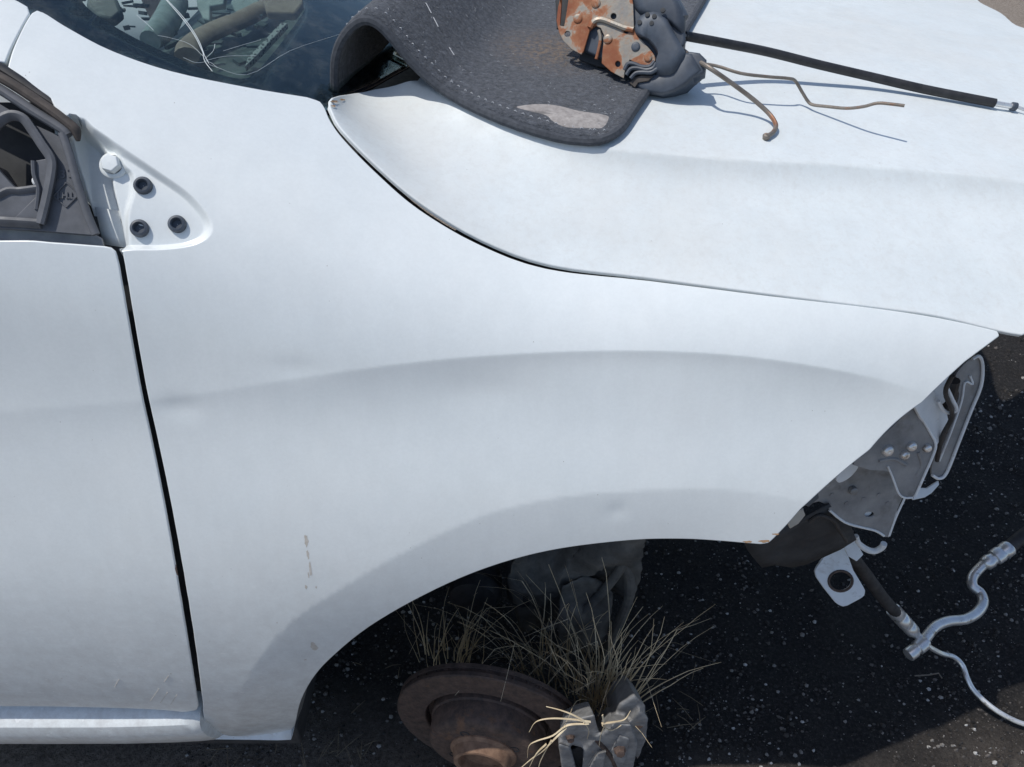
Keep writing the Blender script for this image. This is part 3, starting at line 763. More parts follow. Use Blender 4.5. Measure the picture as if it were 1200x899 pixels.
mb = MB(); mb.tube([dz_(*p, .02) for p in catmull([(219, 66), (222, 55), (236, 44), (258, 33), (285, 22), (318, 4), (350, -20)], 5)], .019, 12, squash=.7); sub(mb.build('air_duct', M['brown_trim'], None), dash)
mb = MB(); plate(mb, [(305, -10), (312, 14), (346, 16), (366, -12)], dz_(330, 5, .05), (0.1, -.4, 1), .015); sub(mb.build('column_cover', M['brown_trim'], None, bevel=.004), dash)
mb = MB(); plate(mb, [(330, 26), (337, 27), (300, 66), (287, 78), (290, 68)], dz_(310, 50, .03), (0.1, -.4, 1), .01); sub(mb.build('vent_strip', M['vent'], None, bevel=.001), dash)
mb = MB(); plate(mb, [(229, -8), (264, -8), (262, 5), (246, 7), (246, 24), (238, 22), (231, 8)], dz_(246, 4, .05), (0.0, -.6, 1), .012); sub(mb.build('switch_panel', M['pale_trim'], None, bevel=.002), dash)
mb = MB(); plate(mb, [(270, 2), (276, 15), (290, 14), (298, 18), (308, 9), (300, -8), (276, -9)], dz_(290, 5, .03), (0.1, -.5, 1), .012); sub(mb.build('broken_trim', M['pale_trim'], None, bevel=.003), dash)
mb = MB(); plate(mb, [(102, -6), (100, 6), (112, 18), (130, 22), (142, 12), (136, -4), (120, -12)], dz_(120, 5, .03), (0.1, -.5, 1), .02); sub(mb.build('seat_fabric', M['dash'], None, bevel=.005), dash)
mb = MB(); mb.tube([dz_(*p, .02) for p in [(176, 48), (186, 38), (196, 24), (206, 2)]], [.016, .02, .022, .022], 14); sub(mb.build('pale_tube', M['pale_trim'], None, angle=50), dash)
mb = MB(); plate(mb, [(163, -6), (172, 14), (180, 26), (192, 12), (200, -8)], dz_(180, 10, .012), (0.1, -.5, 1), .01); sub(mb.build('brown_panel', M['brown_trim'], None, bevel=.002), dash)
mb = MB(); rnd = random.Random(3)
for _ in range(60):
    u_, v_ = rnd.uniform(95, 320), rnd.uniform(-12, 70)
    if v_ > 0.36 * (u_ - 60) + 8: continue
    p = dz_(u_, v_, rnd.uniform(.002, .02)); a = rnd.uniform(0, 6.3); rot = np.array(Matrix.Rotation(a, 3, 'Z') @ Matrix.Rotation(rnd.uniform(-.5, .5), 3, 'X'))
    mb.box(p, rnd.uniform(.008, .04), rnd.uniform(.004, .014), rnd.uniform(.002, .008), rot)
o = sub(mb.build('shards', M['dash'], None), dash); o['kind'] = 'stuff'

# ---- bolt and grommets of the missing mirror
def feat(u, v):
    q = SIDE.inv(u, v, full=True); return SIDE.pos(q[None])[0], SIDE.nrm(q[None])[0]
pn = SIDE.nrm0(SIDE.inv(195, 245)[None])[0]
for (u_, v_) in ((168, 218), (164, 268), (208, 263)):
    p, n_ = feat(u_ , v_ ); mb = MB()
    mb.lathe(p - pn * .001, pn, [(.0088, 0), (.0088, .0035), (.0078, .0055), (.0060, .006), (.0048, .0048), (.0044, .0014), (.0003, .0012)], 28)
    sub(mb.build('mirror_bolt_hole', M['black_plastic'], None, angle=40), fender)
p, n_ = feat(133, 194); mb = MB()
bn = unit(pn + np.array([-.1, -.1, .1]))
mb.lathe(p - bn * .002, bn, [(.0135, 0), (.0135, .003), (.0115, .0045), (.0098, .005)], 28)
mb.lathe(p - bn * .002, bn, [(.0098, .004), (.0095, .010), (.0085, .0118), (.0002, .0122)], 6)
sub(mb.build('hinge_bolt', M['paint'], None, angle=25, bevel=.0006), fender)

# ---- door: inner mirror mount, seals and belt moulding
mp0 = SIDE.base(SIDE.inv(70, 230)[None])[0] - SIDE.nrm0(SIDE.inv(70, 230)[None])[0] * .012
mn = SIDE.nrm0(SIDE.inv(70, 220)[None])[0]
def mpt(u, v, h=0): return at_plane(u, v, mp0, mn) + mn * h
mb = MB()
hole = [(-20, 150), (2, 142), (16, 138), (32, 146), (46, 168), (55, 176), (54, 186), (42, 188), (39, 194), (42, 206), (46, 219), (22, 224), (12, 214), (-20, 178)]
plate(mb, [(-60, 96), (0, 122), (40, 146), (76, 162), (96, 230), (108, 276), (60, 272), (0, 268), (-60, 264)], mp0, mn, .006, holes=[hole])
mount = sub(mb.build('mirror_mount', M['gray_plastic'], None, bevel=.0008), door)
mb = MB()
def ridge(px, r, h, sq=1.5):
    mb.tube([mpt(*p, h) for p in catmull(px, 4)], r, 8, squash=sq)
ridge([(-30, 162), (-8, 152), (6, 141), (18, 137), (30, 141), (40, 154), (52, 172), (62, 188), (62, 205), (55, 240), (49, 263)], .0036, .004)
ridge([(49, 263), (20, 261), (-40, 258)], .0036, .002)
ridge([(40, 189), (41, 205), (46, 222), (44, 246)], .0024, .000)
ridge([(-40, 236), (-8, 232), (10, 224), (24, 224), (46, 221)], .0028, .0)
sub(mb.build('mount_rib', M['gray_plastic'], None), door)
mb = MB(); plate(mb, [(-60, 120), (60, 120), (70, 265), (-60, 262)], mp0 - mn * .05, mn, .004); sub(mb.build('mount_backing', M['seam'], None), door)
mb = MB(); plate(mb, [(-40, 176), (8, 200), (24, 224), (10, 244), (-40, 256)], mp0 - mn * .018, unit(mn + np.array([0, 0, .5])), .003); sub(mb.build('mount_shelf', M['brown_rubber'], None), door)
mb = MB(); plate(mb, [(14, 258), (44, 228), (48, 258)], mp0 + mn * .0012, mn, .004); sub(mb.build('mount_gusset', M['gray_plastic'], None, bevel=.001), door)
p = mpt(40, 210, -.008); mb = MB(); mb.lathe(p, mn, [(.0055, -.02), (.0055, 0), (.004, .002), (.0002, .0024)], 16); sub(mb.build('mount_clip', M['white_metal'], None), door)
# cast marks
mb = MB(); dia = [(63, 230), (78, 214), (93, 228), (78, 243)]
ring = [mpt(*p, .0006) for p in dia]
for i in range(4): mb.tube([ring[i], ring[(i + 1) % 4]], .0008, 6)
sub(mb.build('diamond_mark', M['gray_plastic'], None), door)
M['cast_mark'] = M['gray_plastic']
def text(body, u, v, size, parent, name, h=.0006, mat_=None):
    c = bpy.data.curves.new(name, 'FONT'); c.body = body; c.size = size; c.align_x = 'CENTER'; c.align_y = 'CENTER'; c.extrude = .0006; c.offset = .0003
    o = bpy.data.objects.new(name, c); COL.objects.link(o)
    ax = unit(mpt(u + 12, v + .5) - mpt(u, v)); ay = np.cross(mn, ax)
    o.matrix_world = Matrix(((ax[0], ay[0], mn[0], 0), (ax[1], ay[1], mn[1], 0), (ax[2], ay[2], mn[2], 0), (0, 0, 0, 1)))
    mw = o.matrix_world.copy(); mw.translation = Vector(mpt(u, v, h)); bpy.context.view_layer.update()
    me = bpy.data.meshes.new_from_object(o.evaluated_get(bpy.context.evaluated_depsgraph_get())); bpy.data.objects.remove(o)
    me.transform(mw); me.materials.clear(); return sub(link(name, me, mat_ or M['gray_plastic'], None), parent)
text('J.H.L', 77.5, 229.5, .0082, door, 'cast_letters')
text('3', 74, 205, .0105, door, 'cast_number')
mb = MB()
for a in range(6):
    an = a * math.pi / 3 + .3; mb.tube([mpt(74 + 7 * math.cos(an), 205 + 7 * math.sin(an), .0004), mpt(74 + 9.5 * math.cos(an), 205 + 9.5 * math.sin(an), .0004)], .0007, 5)
sub(mb.build('cast_star', M['gray_plastic'], None), door)
# seals
def strip(name, px, r, h, mat_, sq=.6, n=10):
    mb = MB(); pts = [mpt(*p, h) for p in catmull(px, 5)]; mb.tube(pts, r, n, squash=sq); return sub(mb.build(name, mat_, None), door)
strip('corner_seal', [(76, 158), (84, 182), (94, 218), (105, 252), (115, 276)], .0039, .006, M['rubber' if False else 'gray_plastic'], .8)
strip('window_frame_seal', [(-120, 44), (-40, 85), (0, 105), (40, 131), (74, 152), (82, 160)], .0052, .003, M['gray_plastic'], .9)
strip('pillar_seal', [(-120, 30), (-40, 70), (0, 91), (24, 105), (61, 130), (82, 146), (90, 154), (93, 166)], [.0052] * 30 + [.005, .0045, .004, .0034, .0028, .002], .003, M['brown_rubber'], .9)
strip('glass_channel', [(-120, 16), (-40, 58), (0, 80), (40, 106), (70, 126), (80, 134)], [.0062] * 20 + [.005, .004, .003, .002, .0015, .001], -.006, M['rubber'], .9)
mb = MB(); plate(mb, [(-300, 258), (0, 265), (60, 269), (110, 274), (119, 279), (122, 290), (60, 290), (0, 288), (-300, 292)], mp0 - mn * .012, mn, .004)
sub(mb.build('belt_channel', M['shaded_channel'], None, bevel=.001), door)
mb = MB(); rows = []
for (u_, v_) in ((96, 236), (99, 256), (102, 274), (105, 288)):
    for du in (0, 14, 28, 40):
        q = SIDE.inv(u_ + du, v_ + du * .12); rows.append(SIDE.base(q[None])[0] - SIDE.nrm0(q[None])[0] * (.034 + (.006 if du == 40 else 0)))
mb.add(rows, [(a * 4 + b, a * 4 + b + 1, (a + 1) * 4 + b + 1, (a + 1) * 4 + b) for a in range(3) for b in range(3)])
o = mb.build('aperture_flange', M['paint'], None); sub(o, fender); o.modifiers.new('t', 'SOLIDIFY').thickness = .002

# ---- marks on the paint
for (u_, v_, r_, sx_, sy_) in ((358, 636, .006, .45, 1.6), (360, 652, .004, .4, 1.6), (363, 668, .006, .3, 2.2), (358, 690, .003, .5, 1.6), (370, 690, .002, .6, 1), (366, 764, .007, .8, 1.6), (361, 676, .003, .3, 1.6), (356, 780, .002, 1, 1)):
    o = blot('mud_streak', fender, SIDE, u_, v_, r_, M['mud'], sx=sx_, sy=sy_); sub(o, fender)
for (u_, v_, r_) in ((880, 641, .004), (899, 640, .0045), (912, 631, .003)):
    o = blot('edge_rust', fender, SIDE, u_, v_, r_, M['rust_stain'], sx=1.6, sy=.5); sub(o, fender)
for (u_, v_, r_) in ((392, 119, .006), (391, 124, .004), (401, 117, .004)):
    o = blot('corner_rust', hood, HOOD, u_, v_, r_, M['rust_stain'], lift=.0008, sx=.9, sy=1.0); sub(o, hood)
for k in range(34):
    rnd = random.Random(k); u_ = rnd.uniform(20, 335); v_ = rnd.uniform(730, 826)
    if 205 < u_ < 262: continue
    S_par = door if u_ < 230 else fender
    o = blot('paint_chip', S_par, SIDE, u_, v_, rnd.uniform(.0006, .0018), M['scuff' if k % 3 else 'mud'], sx=rnd.uniform(.5, 1.4), sy=rnd.uniform(.4, 1)); sub(o, S_par)
for (a, b) in (((176, 822), (186, 808)), ((188, 824), (196, 812)), ((200, 826), (207, 815)), ((192, 800), (197, 793)), ((134, 806), (139, 797))):
    qa, qb = SIDE.inv(*a), SIDE.inv(*b); P = SIDE.pos(np.array([qa, qb])) + SIDE.nrm(np.array([qa, qb])) * .0003
    mb = MB(); mb.tube(P, .00035, 5); sub(mb.build('scratch', M['mud'], None), door)
o = blot('door_edge_chip', door, SIDE, 206, 670, .006, M['rust'], sx=.25, sy=1.6, lift=.0008); sub(o, door)

# ================================================================= FRONT STRUCTURE (behind the missing bumper)
yF = .165
def fpl(name, px, y, n, th, mat_, holes=(), bevel=.001):
    mb = MB(); c = np.mean(np.array(px, float), 0); plate(mb, px, at_y(c[0], c[1], y), n, th, holes)
    return part(mb.build(name, mat_, None, bevel=bevel))
def rim(name, px, y, n, r, mat_, parent, c=None, lift=0):
    mb = MB(); n = unit(n); n = n if n[1] < 0 else -n
    mb.tube([at_plane(*p, c, n) + n * lift for p in catmull(px, 4)], r, 8); return sub(mb.build(name, mat_, None), parent)
nA = (0.10, -.92, .30)
cA = at_y(1010, 570, .175)
low_plate = fpl('radiator_support_plate', catmull([(900, 600), (960, 520), (1050, 470), (1085, 500), (1074, 552), (1062, 575), (1048, 607), (1042, 629), (1030, 626), (1024, 622), (1000, 618), (978, 606), (960, 588)], 3, True), .185, nA, .003, M['gray_metal'], holes=[ell(1019, 603, 5.5, 3)])
up = catmull([(1000, 545), (1012, 520), (1060, 474), (1072, 477)], 3) + catmull([(1076, 483), (1090, 508), (1096, 520), (1094, 530)], 3) + catmull([(1085, 552), (1073, 577), (1068, 583)], 3) + catmull([(1060, 584), (1054, 581), (1048, 566), (1042, 553), (1020, 551)], 3)
lamp_plate = fpl('headlight_bracket', up, .155, nA, .003, M['gray_metal'])
def on_lamp(u, v, lift=0):
    c = np.mean(np.array(up), 0); n = unit(nA); return at_plane(u, v, at_y(c[0], c[1], .155), n) + n * lift
mb = MB(); mb.tube([on_lamp(*p, .001) for p in catmull([(1068, 476), (1074, 480), (1090, 507), (1096, 520), (1093, 533), (1083, 556), (1072, 581)], 4)], .0017, 8); sub(mb.build('bracket_flange', M['white_metal'], None), lamp_plate)
mb = MB(); mb.tube([on_lamp(*p, .0005) for p in catmull([(1040, 546), (1046, 560), (1053, 578), (1060, 583), (1069, 583)], 4)], .0014, 8); sub(mb.build('bracket_flange', M['white_metal'], None), lamp_plate)
for (u_, v_, r_) in ((1040, 528, .0075), (1068, 523, .0065), (1060, 533, .006), (1086, 525, .0055)):
    p = on_lamp(u_, v_, 0); mb = MB(); n_ = unit(nA)
    mb.lathe(p, n_, [(r_, -.001), (r_ * .96, .002), (r_ * .7, .0045), (r_ * .3, .005), (.0002, .0045)], 20); sub(mb.build('bracket_bolt', M['alu'], None, angle=50), lamp_plate)
for (u_, v_, r_) in ((985, 552, .010), (968, 565, .007), (1000, 575, .006)):
    p = at_plane(u_, v_, at_y(1010, 570, .185), nA); mb = MB(); mb.lathe(p, unit(nA), [(r_, -.002), (r_ * .9, .003), (r_ * .6, .004), (.0002, .0035)], 18); sub(mb.build('plate_boss', M['gray_metal'], None, angle=50), low_plate)
# patch of pale metal on the plate's upper left
mb = MB(); plate(mb, catmull([(980, 560), (990, 545), (1002, 540), (1006, 548), (996, 560), (984, 566)], 3, True), at_y(992, 553, .178), nA, .004); sub(mb.build('welded_tab', M['white_metal'], None, bevel=.001), low_plate)
# light box-shaped bracket further forward
nC = (0.55, -.75, .35)
fpl('bumper_bracket', [(1072, 476), (1086, 462), (1094, 455), (1100, 470), (1108, 480), (1120, 481), (1112, 500), (1097, 524)], .19, nC, .004, M['white_metal'])
fpl('bracket_pocket', catmull([(1090, 458), (1112, 436), (1114, 450), (1111, 466), (1104, 474), (1098, 470)], 3, True), .20, (0.2, -.9, .3), .004, M['white_metal'])
mb = MB(); mb.tube([at_y(*p, .185) for p in catmull([(1110, 455), (1116, 468), (1121, 480), (1112, 484), (1105, 480), (1100, 470)], 4)], .0022, 8); part(mb.build('pocket_edge', M['white_metal'], None))
# upright side member with folded rim
post = catmull([(1120, 440), (1138, 420), (1146, 417), (1150, 428), (1148, 452), (1136, 482), (1122, 518), (1108, 553), (1100, 560), (1092, 556), (1094, 540), (1106, 520), (1114, 500), (1120, 478), (1124, 462)], 4, True)
member = fpl('side_member', post, .215, (0.25, -.9, .3), .003, M['gray_metal'])
cm = np.mean(np.array(post), 0); pm = at_y(cm[0], cm[1], .215); nm = unit((0.25, -.9, .3))
mb = MB(); mb.tube([at_plane(*p, pm, nm) + nm * .002 for p in catmull([(1138, 420), (1146, 417), (1150, 428), (1148, 452), (1136, 482), (1122, 518), (1108, 553), (1099, 560), (1091, 556)], 4)], .0021, 8); sub(mb.build('member_rim', M['white_metal'], None), member)
mb = MB(); mb.tube([at_plane(*p, pm, nm) + nm * .001 for p in catmull([(1136, 440), (1139, 450), (1130, 448), (1126, 470), (1114, 505), (1100, 540)], 4)], .0014, 8); sub(mb.build('member_fold', M['white_metal'], None), member)
mb = MB(); plate(mb, catmull([(1094, 536), (1100, 524), (1106, 520), (1108, 530), (1102, 542), (1092, 549)], 3, True), at_y(1100, 535, .205), (0.3, -.8, .5), .004); part(mb.build('bracket_ear', M['white_metal'], None, bevel=.001))
mb = MB(); mb.tube([at_y(*p, .205) for p in [(1118, 446), (1112, 474), (1104, 505)]], .007, 10); part(mb.build('wiring_conduit', M['rubber'], None))
fpl('lower_tab', [(1074, 571), (1086, 572), (1100, 563), (1101, 568), (1092, 578), (1084, 583), (1070, 586)], .19, (0.1, -.6, .8), .004, M['white_metal'])
fpl('plate_foot', [(1022, 622), (1036, 616), (1052, 598), (1046, 616), (1042, 630), (1034, 628)], .178, (0.1, -.9, .3), .003, M['white_metal'])
# towing eye plate with a hole, and small hooks
tow_px = catmull([(966, 652), (976, 645), (990, 640)], 2) + [(1000, 668), (1012, 688)] + catmull([(1014, 692), (1013, 698), (1008, 702)], 2) + [(993, 710)] + catmull([(988, 711), (983, 709), (979, 706)], 2) + [(966, 690)] + catmull([(957, 677), (955, 670), (957, 665)], 2)
tow = fpl('towing_eye', tow_px, .245, (-.05, -.75, .65), .006, M['white_metal'], holes=[ell(985, 681, 13.5, 11.5)], bevel=.0015)
ct = np.mean(np.array(tow_px), 0); pt_ = at_y(ct[0], ct[1], .245); nt_ = unit((-.05, -.75, .65))
mb = MB(); mb.tube([at_plane(*p, pt_, nt_) for p in ell(985, 681, 14, 12, 24) + [ell(985, 681, 14, 12, 24)[0]]], .0022, 8); sub(mb.build('eye_rim', M['rust'], None), tow)
mb = MB(); mb.tube([at_y(*p, .24) for p in catmull([(1003, 628), (1006, 636), (1014, 643), (1024, 646), (1033, 642), (1036, 637)], 4)], [.004] * 6 + [.005] * 15, 8); part(mb.build('tie_hook', M['white_metal'], None))
mb = MB(); plate(mb, [(985, 632), (998, 626), (1012, 650), (1004, 658), (994, 652)], at_y(1000, 645, .26), (-.1, -.7, .6), .005); part(mb.build('tie_bracket', M['white_metal'], None, bevel=.001))
mb = MB()
for px in ([(1022, 520), (1040, 505), (1056, 490)], [(1030, 540), (1048, 538), (1062, 545)], [(1076, 530), (1080, 545), (1074, 558)]):
    mb.tube([on_lamp(*p, -.0006) for p in catmull(px, 4)], .0026, 8)
sub(mb.build('stamped_rib', M['gray_metal'], None), lamp_plate)
def on_low(u, v, lift=0):
    return at_plane(u, v, at_y(1010, 570, .185), unit(nA)) + unit(nA) * lift
lowp = np.mean(np.array(catmull([(900, 600), (960, 520), (1050, 470), (1085, 500), (1074, 552), (1062, 575), (1048, 607), (1042, 629), (1030, 626), (1024, 622), (1000, 618), (978, 606), (960, 588)], 3, True)), 0)
lp0 = at_y(lowp[0], lowp[1], .185)
def on_lo(u, v, lift=0): return at_plane(u, v, lp0, unit(nA)) + unit(nA) * lift
mb = MB(); mb.tube([on_lo(*p, .0) for p in catmull([(972, 598), (990, 612), (1010, 618), (1026, 622), (1036, 628)], 4)], .0018, 8); mb.tube([on_lo(*p, .0) for p in catmull([(1042, 628), (1050, 606), (1062, 580)], 4)], .0016, 8); sub(mb.build('plate_edge', M['white_metal'], None), low_plate)
mb = MB()
for (u_, v_) in ((975, 580), (992, 590), (1012, 585), (1030, 580), (1040, 590)):
    mb.lathe(on_lo(u_, v_, 0), unit(nA), [(.0035, -.001), (.003, .0008), (.0002, .0005)], 10)
o = sub(mb.build('spot_weld', M['gray_metal'], None), low_plate); o['kind'] = 'stuff'
mb = MB(); mb.lathe(on_lo(1019, 603, -.006), unit(nA), [(.006, 0), (.006, .001), (.0002, .001)], 14); sub(mb.build('hole_backing', M['white_metal'], None), low_plate)
for k, px in enumerate(([(948, 612), (960, 604), (976, 610), (984, 622), (992, 634)], [(1116, 440), (1108, 460), (1116, 486), (1104, 512), (1098, 540)], [(1056, 476), (1066, 470), (1080, 466), (1092, 456)])):
    mb = MB(); mb.tube([at_y(*p, .17 + .01 * k) for p in catmull(px, 5)], .0028, 8); part(mb.build('loose_wire', M['hose'], None))
# dark splash guard remnant under the fender tip
def crumple(name, px_rows, ys, mat_, amp, seed, th=.002, sub_=3):
    """px_rows: rows of pixels across the sheet; ys: depth of each row (list of list)."""
    G = [[at_y(p[0], p[1], y) for p, y in zip(r, yr)] for r, yr in zip(px_rows, ys)]
    G = [catmull(r, sub_) for r in G]; G = list(map(list, zip(*[catmull([r[k] for r in G], sub_) for k in range(len(G[0]))])))
    m_, n2 = len(G), len(G[0]); vs = []
    for i in range(m_):
        for k in range(n2):
            p = G[i][k]; d = amp * (1 - 2.4 * abs(noise.noise((p[0] * 20 + seed, p[1] * 20, p[2] * 9)))) * .7 + amp * .35 * (1 - 2 * abs(noise.noise((p[0] * 48 + seed, p[1] * 48, p[2] * 30))))
            vs.append(p + np.array([.4 * d, -d, .3 * d]))
    mb = MB(); mb.add(vs, [(i * n2 + k, i * n2 + k + 1, (i + 1) * n2 + k + 1, (i + 1) * n2 + k) for i in range(m_ - 1) for k in range(n2 - 1)])
    o = mb.build(name, mat_, None, angle=70); sm = o.modifiers.new('t', 'SOLIDIFY'); sm.thickness = th; return part(o)
crumple('splash_guard', [[(870, 630), (920, 608), (965, 585)], [(880, 650), (930, 638), (990, 612)], [(890, 662), (940, 655), (998, 628)]], [[.16, .18, .18], [.17, .19, .20], [.19, .21, .22]], M['seam'], .012, 3)
fpl('beige_clip', [(922, 612), (932, 600), (941, 596), (944, 604), (936, 614), (926, 620)], .10, (0, -.9, .4), .006, M['beige'])
fpl('inner_tab', [(938, 592), (950, 582), (958, 574), (960, 584), (948, 594)], .12, (0, -.9, .4), .006, M['inner'])
# ---- running gear seen through the arch
crumple('torn_wheel_liner', [[(600, 640), (640, 636), (690, 622), (755, 622)], [(592, 672), (640, 680), (690, 655), (752, 640)], [(600, 705), (645, 690), (700, 668), (744, 668)], [(606, 735), (650, 722), (700, 690), (736, 700)]],
        [[.30, .33, .30, .26], [.31, .29, .27, .27], [.33, .31, .31, .28], [.33, .33, .32, .30]], M['liner'], .020, 5, sub_=10)
crumple('liner_flap', [[(655, 680), (690, 672), (715, 690)], [(650, 720), (685, 725), (712, 715)], [(652, 762), (684, 760), (706, 745)]], [[.28, .28, .29], [.27, .27, .29], [.28, .28, .29]], M['liner'], .016, 11, sub_=10)
mb = MB(); mb.tube([at_y(*p, .27) for p in catmull([(640, 735), (672, 722), (700, 700), (726, 668), (746, 632)], 4)], .0085, 12); part(mb.build('control_arm', M['liner'], None))
mb = MB(); mb.tube([at_y(*p, .275) for p in catmull([(728, 650), (738, 672), (738, 695), (732, 715), (720, 742), (700, 790)], 4)], [.012] * 8 + [.009] * 13, 10); part(mb.build('tie_rod', M['liner'], None))
mb = MB(); c = at_y(560, 690, .33); mb.lathe(c + [0, .05, 0], (-.1, -1, .1), [(.03, 0), (.045, .01), (.04, .025), (.05, .035), (.043, .05), (.052, .06), (.045, .08), (.025, .085), (.001, .085)], 24); part(mb.build('drive_shaft_boot', M['rubber'], None))
mb = MB(); mb.tube([(.02, .34, .10), (.02, .36, .35), (.03, .40, .72)], [.03, .036, .05], 16); part(mb.build('suspension_strut', M['seam'], None))

# ---- brake disc
psi = R(10); ax_d = np.array([-math.sin(psi), -math.cos(psi), .03]); ax_d = unit(ax_d)
DC = np.array([-.040, .088, .090])
mb = MB(); Rr = .161
mb.lathe(DC, ax_d, [(.1005, -.016), (.1085, -.014), (.1095, -.001), (.111, .0006), (Rr - .002, .0), (Rr, -.002), (Rr, -.0085), (Rr - .004, -.009), (Rr - .004, -.015), (Rr, -.0155), (Rr, -.022), (Rr - .002, -.0235), (.09, -.0235), (.0995, -.017)], 96)
for k in range(44):
    a = 2 * math.pi * k / 44; e1 = unit(np.cross(ax_d, [.3, .1, 1])); e2 = np.cross(ax_d, e1)
    rad_ = e1 * math.cos(a) + e2 * math.sin(a); tan_ = -e1 * math.sin(a) + e2 * math.cos(a)
    mb.box(DC - ax_d * .012 + rad_ * (Rr - .022), .040, .004, .0062, np.stack([rad_, tan_, ax_d], 1))
disc = part(mb.build('brake_disc', M['rust'], None, angle=30))
mb = MB(); mb.lathe(DC, ax_d, [(.1000, -.018), (.0995, .001), (.097, .004), (.095, .034), (.092, .0385), (.086, .041), (.034, .0415), (.030, .0415)], 72)
hat = sub(mb.build('disc_hat', M['rust'], None, angle=35), disc)
e1 = unit(np.cross(ax_d, [0, 0, 1])); e2 = np.cross(e1, ax_d)
for k in range(4):
    a = R(60 + 90 * k); p = DC + ax_d * .0416 + .060 * (math.cos(a) * e1 + math.sin(a) * e2)
    mb = MB(); mb.lathe(p, ax_d, [(.0078, 0), (.0078, .0006), (.0062, .0006), (.0055, -.006), (.0002, -.006)], 18); sub(mb.build('stud_hole', M['seam'], None, angle=40), disc)
mb = MB(); mb.lathe(DC + ax_d * .040, ax_d, [(.056, 0), (.056, .004), (.050, .008), (.047, .020), (.0455, .0245), (.042, .0255), (.0385, .0235), (.037, .006), (.020, .003), (.0002, .003)], 48)
sub(mb.build('hub_ring', M['rust_hub'], None, angle=35), disc)
# ---- steering knuckle / caliper bracket: faceted casting with a pocket
def hull(mb, pts):
    bm = bmesh.new(); [bm.verts.new(tuple(p)) for p in pts]; r = bmesh.ops.convex_hull(bm, input=bm.verts)
    bmesh.ops.delete(bm, geom=[g for g in r['geom_interior'] if isinstance(g, bmesh.types.BMVert)], context='VERTS')
    bm.verts.index_update(); mb.add([v.co[:] for v in bm.verts], [tuple(v.index for v in f.verts) for f in bm.faces], False); bm.free()
mb = MB()
def H(front, yf, yb, shrink=.85):
    c = np.mean(np.array(front, float), 0); pts = [at_y(u_, v_, yf) for (u_, v_) in front]
    cen = np.mean(pts, 0); pts += [cen + (p - cen) * shrink + np.array([0, yb - yf, -.9 * (yb - yf)]) for p in pts]; hull(mb, pts)
H([(655, 870), (662, 850), (680, 842), (697, 838), (702, 862), (690, 878), (672, 874)], 0.025, 0.070)
H([(655, 872), (668, 876), (672, 900), (682, 925), (660, 920)], 0.015, 0.060)
H([(684, 880), (706, 868), (720, 848), (740, 850), (748, 872), (742, 905), (730, 930), (690, 930), (682, 905)], 0.020, 0.080)
H([(716, 850), (726, 826), (744, 815), (757, 828), (756, 850), (745, 868), (728, 868)], 0.055, 0.130)
H([(738, 846), (750, 832), (760, 842), (758, 866), (748, 892), (740, 880)], 0.045, 0.100)
def castify(o, vox, it):
    a = o.modifiers.new('cast', 'REMESH'); a.mode = 'VOXEL'; a.voxel_size = vox; a.use_smooth_shade = True
    b = o.modifiers.new('soft', 'SMOOTH'); b.factor = .5; b.iterations = it
    t_ = bpy.data.textures.new('cast_lumps', 'CLOUDS'); t_.noise_scale = .035; d_ = o.modifiers.new('lumps', 'DISPLACE'); d_.texture = t_; d_.strength = .003; d_.texture_coords = 'GLOBAL'
    return o
knuckle = castify(part(mb.build('brake_caliper', M['cast'], None)), .0026, 3)
mb = MB(); H([(690, 900), (700, 884), (712, 880), (708, 900), (700, 925), (690, 925)], 0.010, 0.040); H([(716, 880), (726, 862), (738, 866), (734, 892), (724, 905)], 0.017, 0.040)
castify(sub(mb.build('caliper_web', M['cast'], None), knuckle), .0025, 3)
mb = MB(); H([(666, 880), (684, 872), (692, 884), (684, 898), (670, 896)], 0.036, 0.060); sub(mb.build('caliper_cavity', M['seam'], None, bevel=.003), knuckle)
for (u_, v_, y_, r_) in ((726, 878, .012, .008), (668, 862, .022, .006), (748, 845, .05, .007)):
    mb = MB(); mb.lathe(at_y(u_, v_, y_ + .004), (0.05, -1, .35), [(r_ * 1.3, 0), (r_ * 1.3, .003), (r_, .0035), (r_ * .95, .010), (.0002, .0105)], 6); sub(mb.build('caliper_bolt', M['rust'], None, angle=25, bevel=.0008), knuckle)
mb = MB(); mb.tube([at_y(*p, .02) for p in catmull([(700, 868), (714, 884), (722, 900), (728, 925)], 4)], .004, 8); sub(mb.build('sensor_lead', M['rust'], None), knuckle)

# ================================================================= REFRIGERANT HOSE AND PIPE
hz = empty('cut_refrigerant_line', 'cut black rubber hose joined to a bent aluminium pipe, lying on the dark ground', 'pipe', loc=(.55, .25, GZ))
HINV = Matrix.Translation((-.55, -.25, -GZ))
def hp(o): o.parent = hz; o.matrix_parent_inverse = HINV; return o
def zpath(px, n=5): return [at_z(u_, v_, z) for (u_, v_, z) in catmull(px, n)]
mb = MB(); mb.tube(zpath([(972, 618, .36), (990, 642, .31), (1012, 670, .24), (1034, 700, .17), (1050, 718, .12)]), .0112, 14); hp(mb.build('rubber_hose', M['hose'], None))
mb = MB()
ca = at_z(1046, 714, .125); cb = at_z(1071, 741, .075); t_ = cb - ca
prof_ = [(0, .0122), (.02, .0138), (.26, .0138), (.28, .0126), (.34, .0126), (.36, .0138), (.62, .0138), (.64, .0126), (.70, .0126), (.72, .0136), (.95, .0130), (1.0, .010), (1.12, .008), (1.3, .0078)]
mb.tube([ca + t_ * k for k, _ in prof_], [r for _, r in prof_], 18); hp(mb.build('crimp_collar', M['alu'], None, angle=40))
mb = MB(); na = at_z(1064, 768, .055); nb = at_z(1086, 751, .066); d_ = nb - na
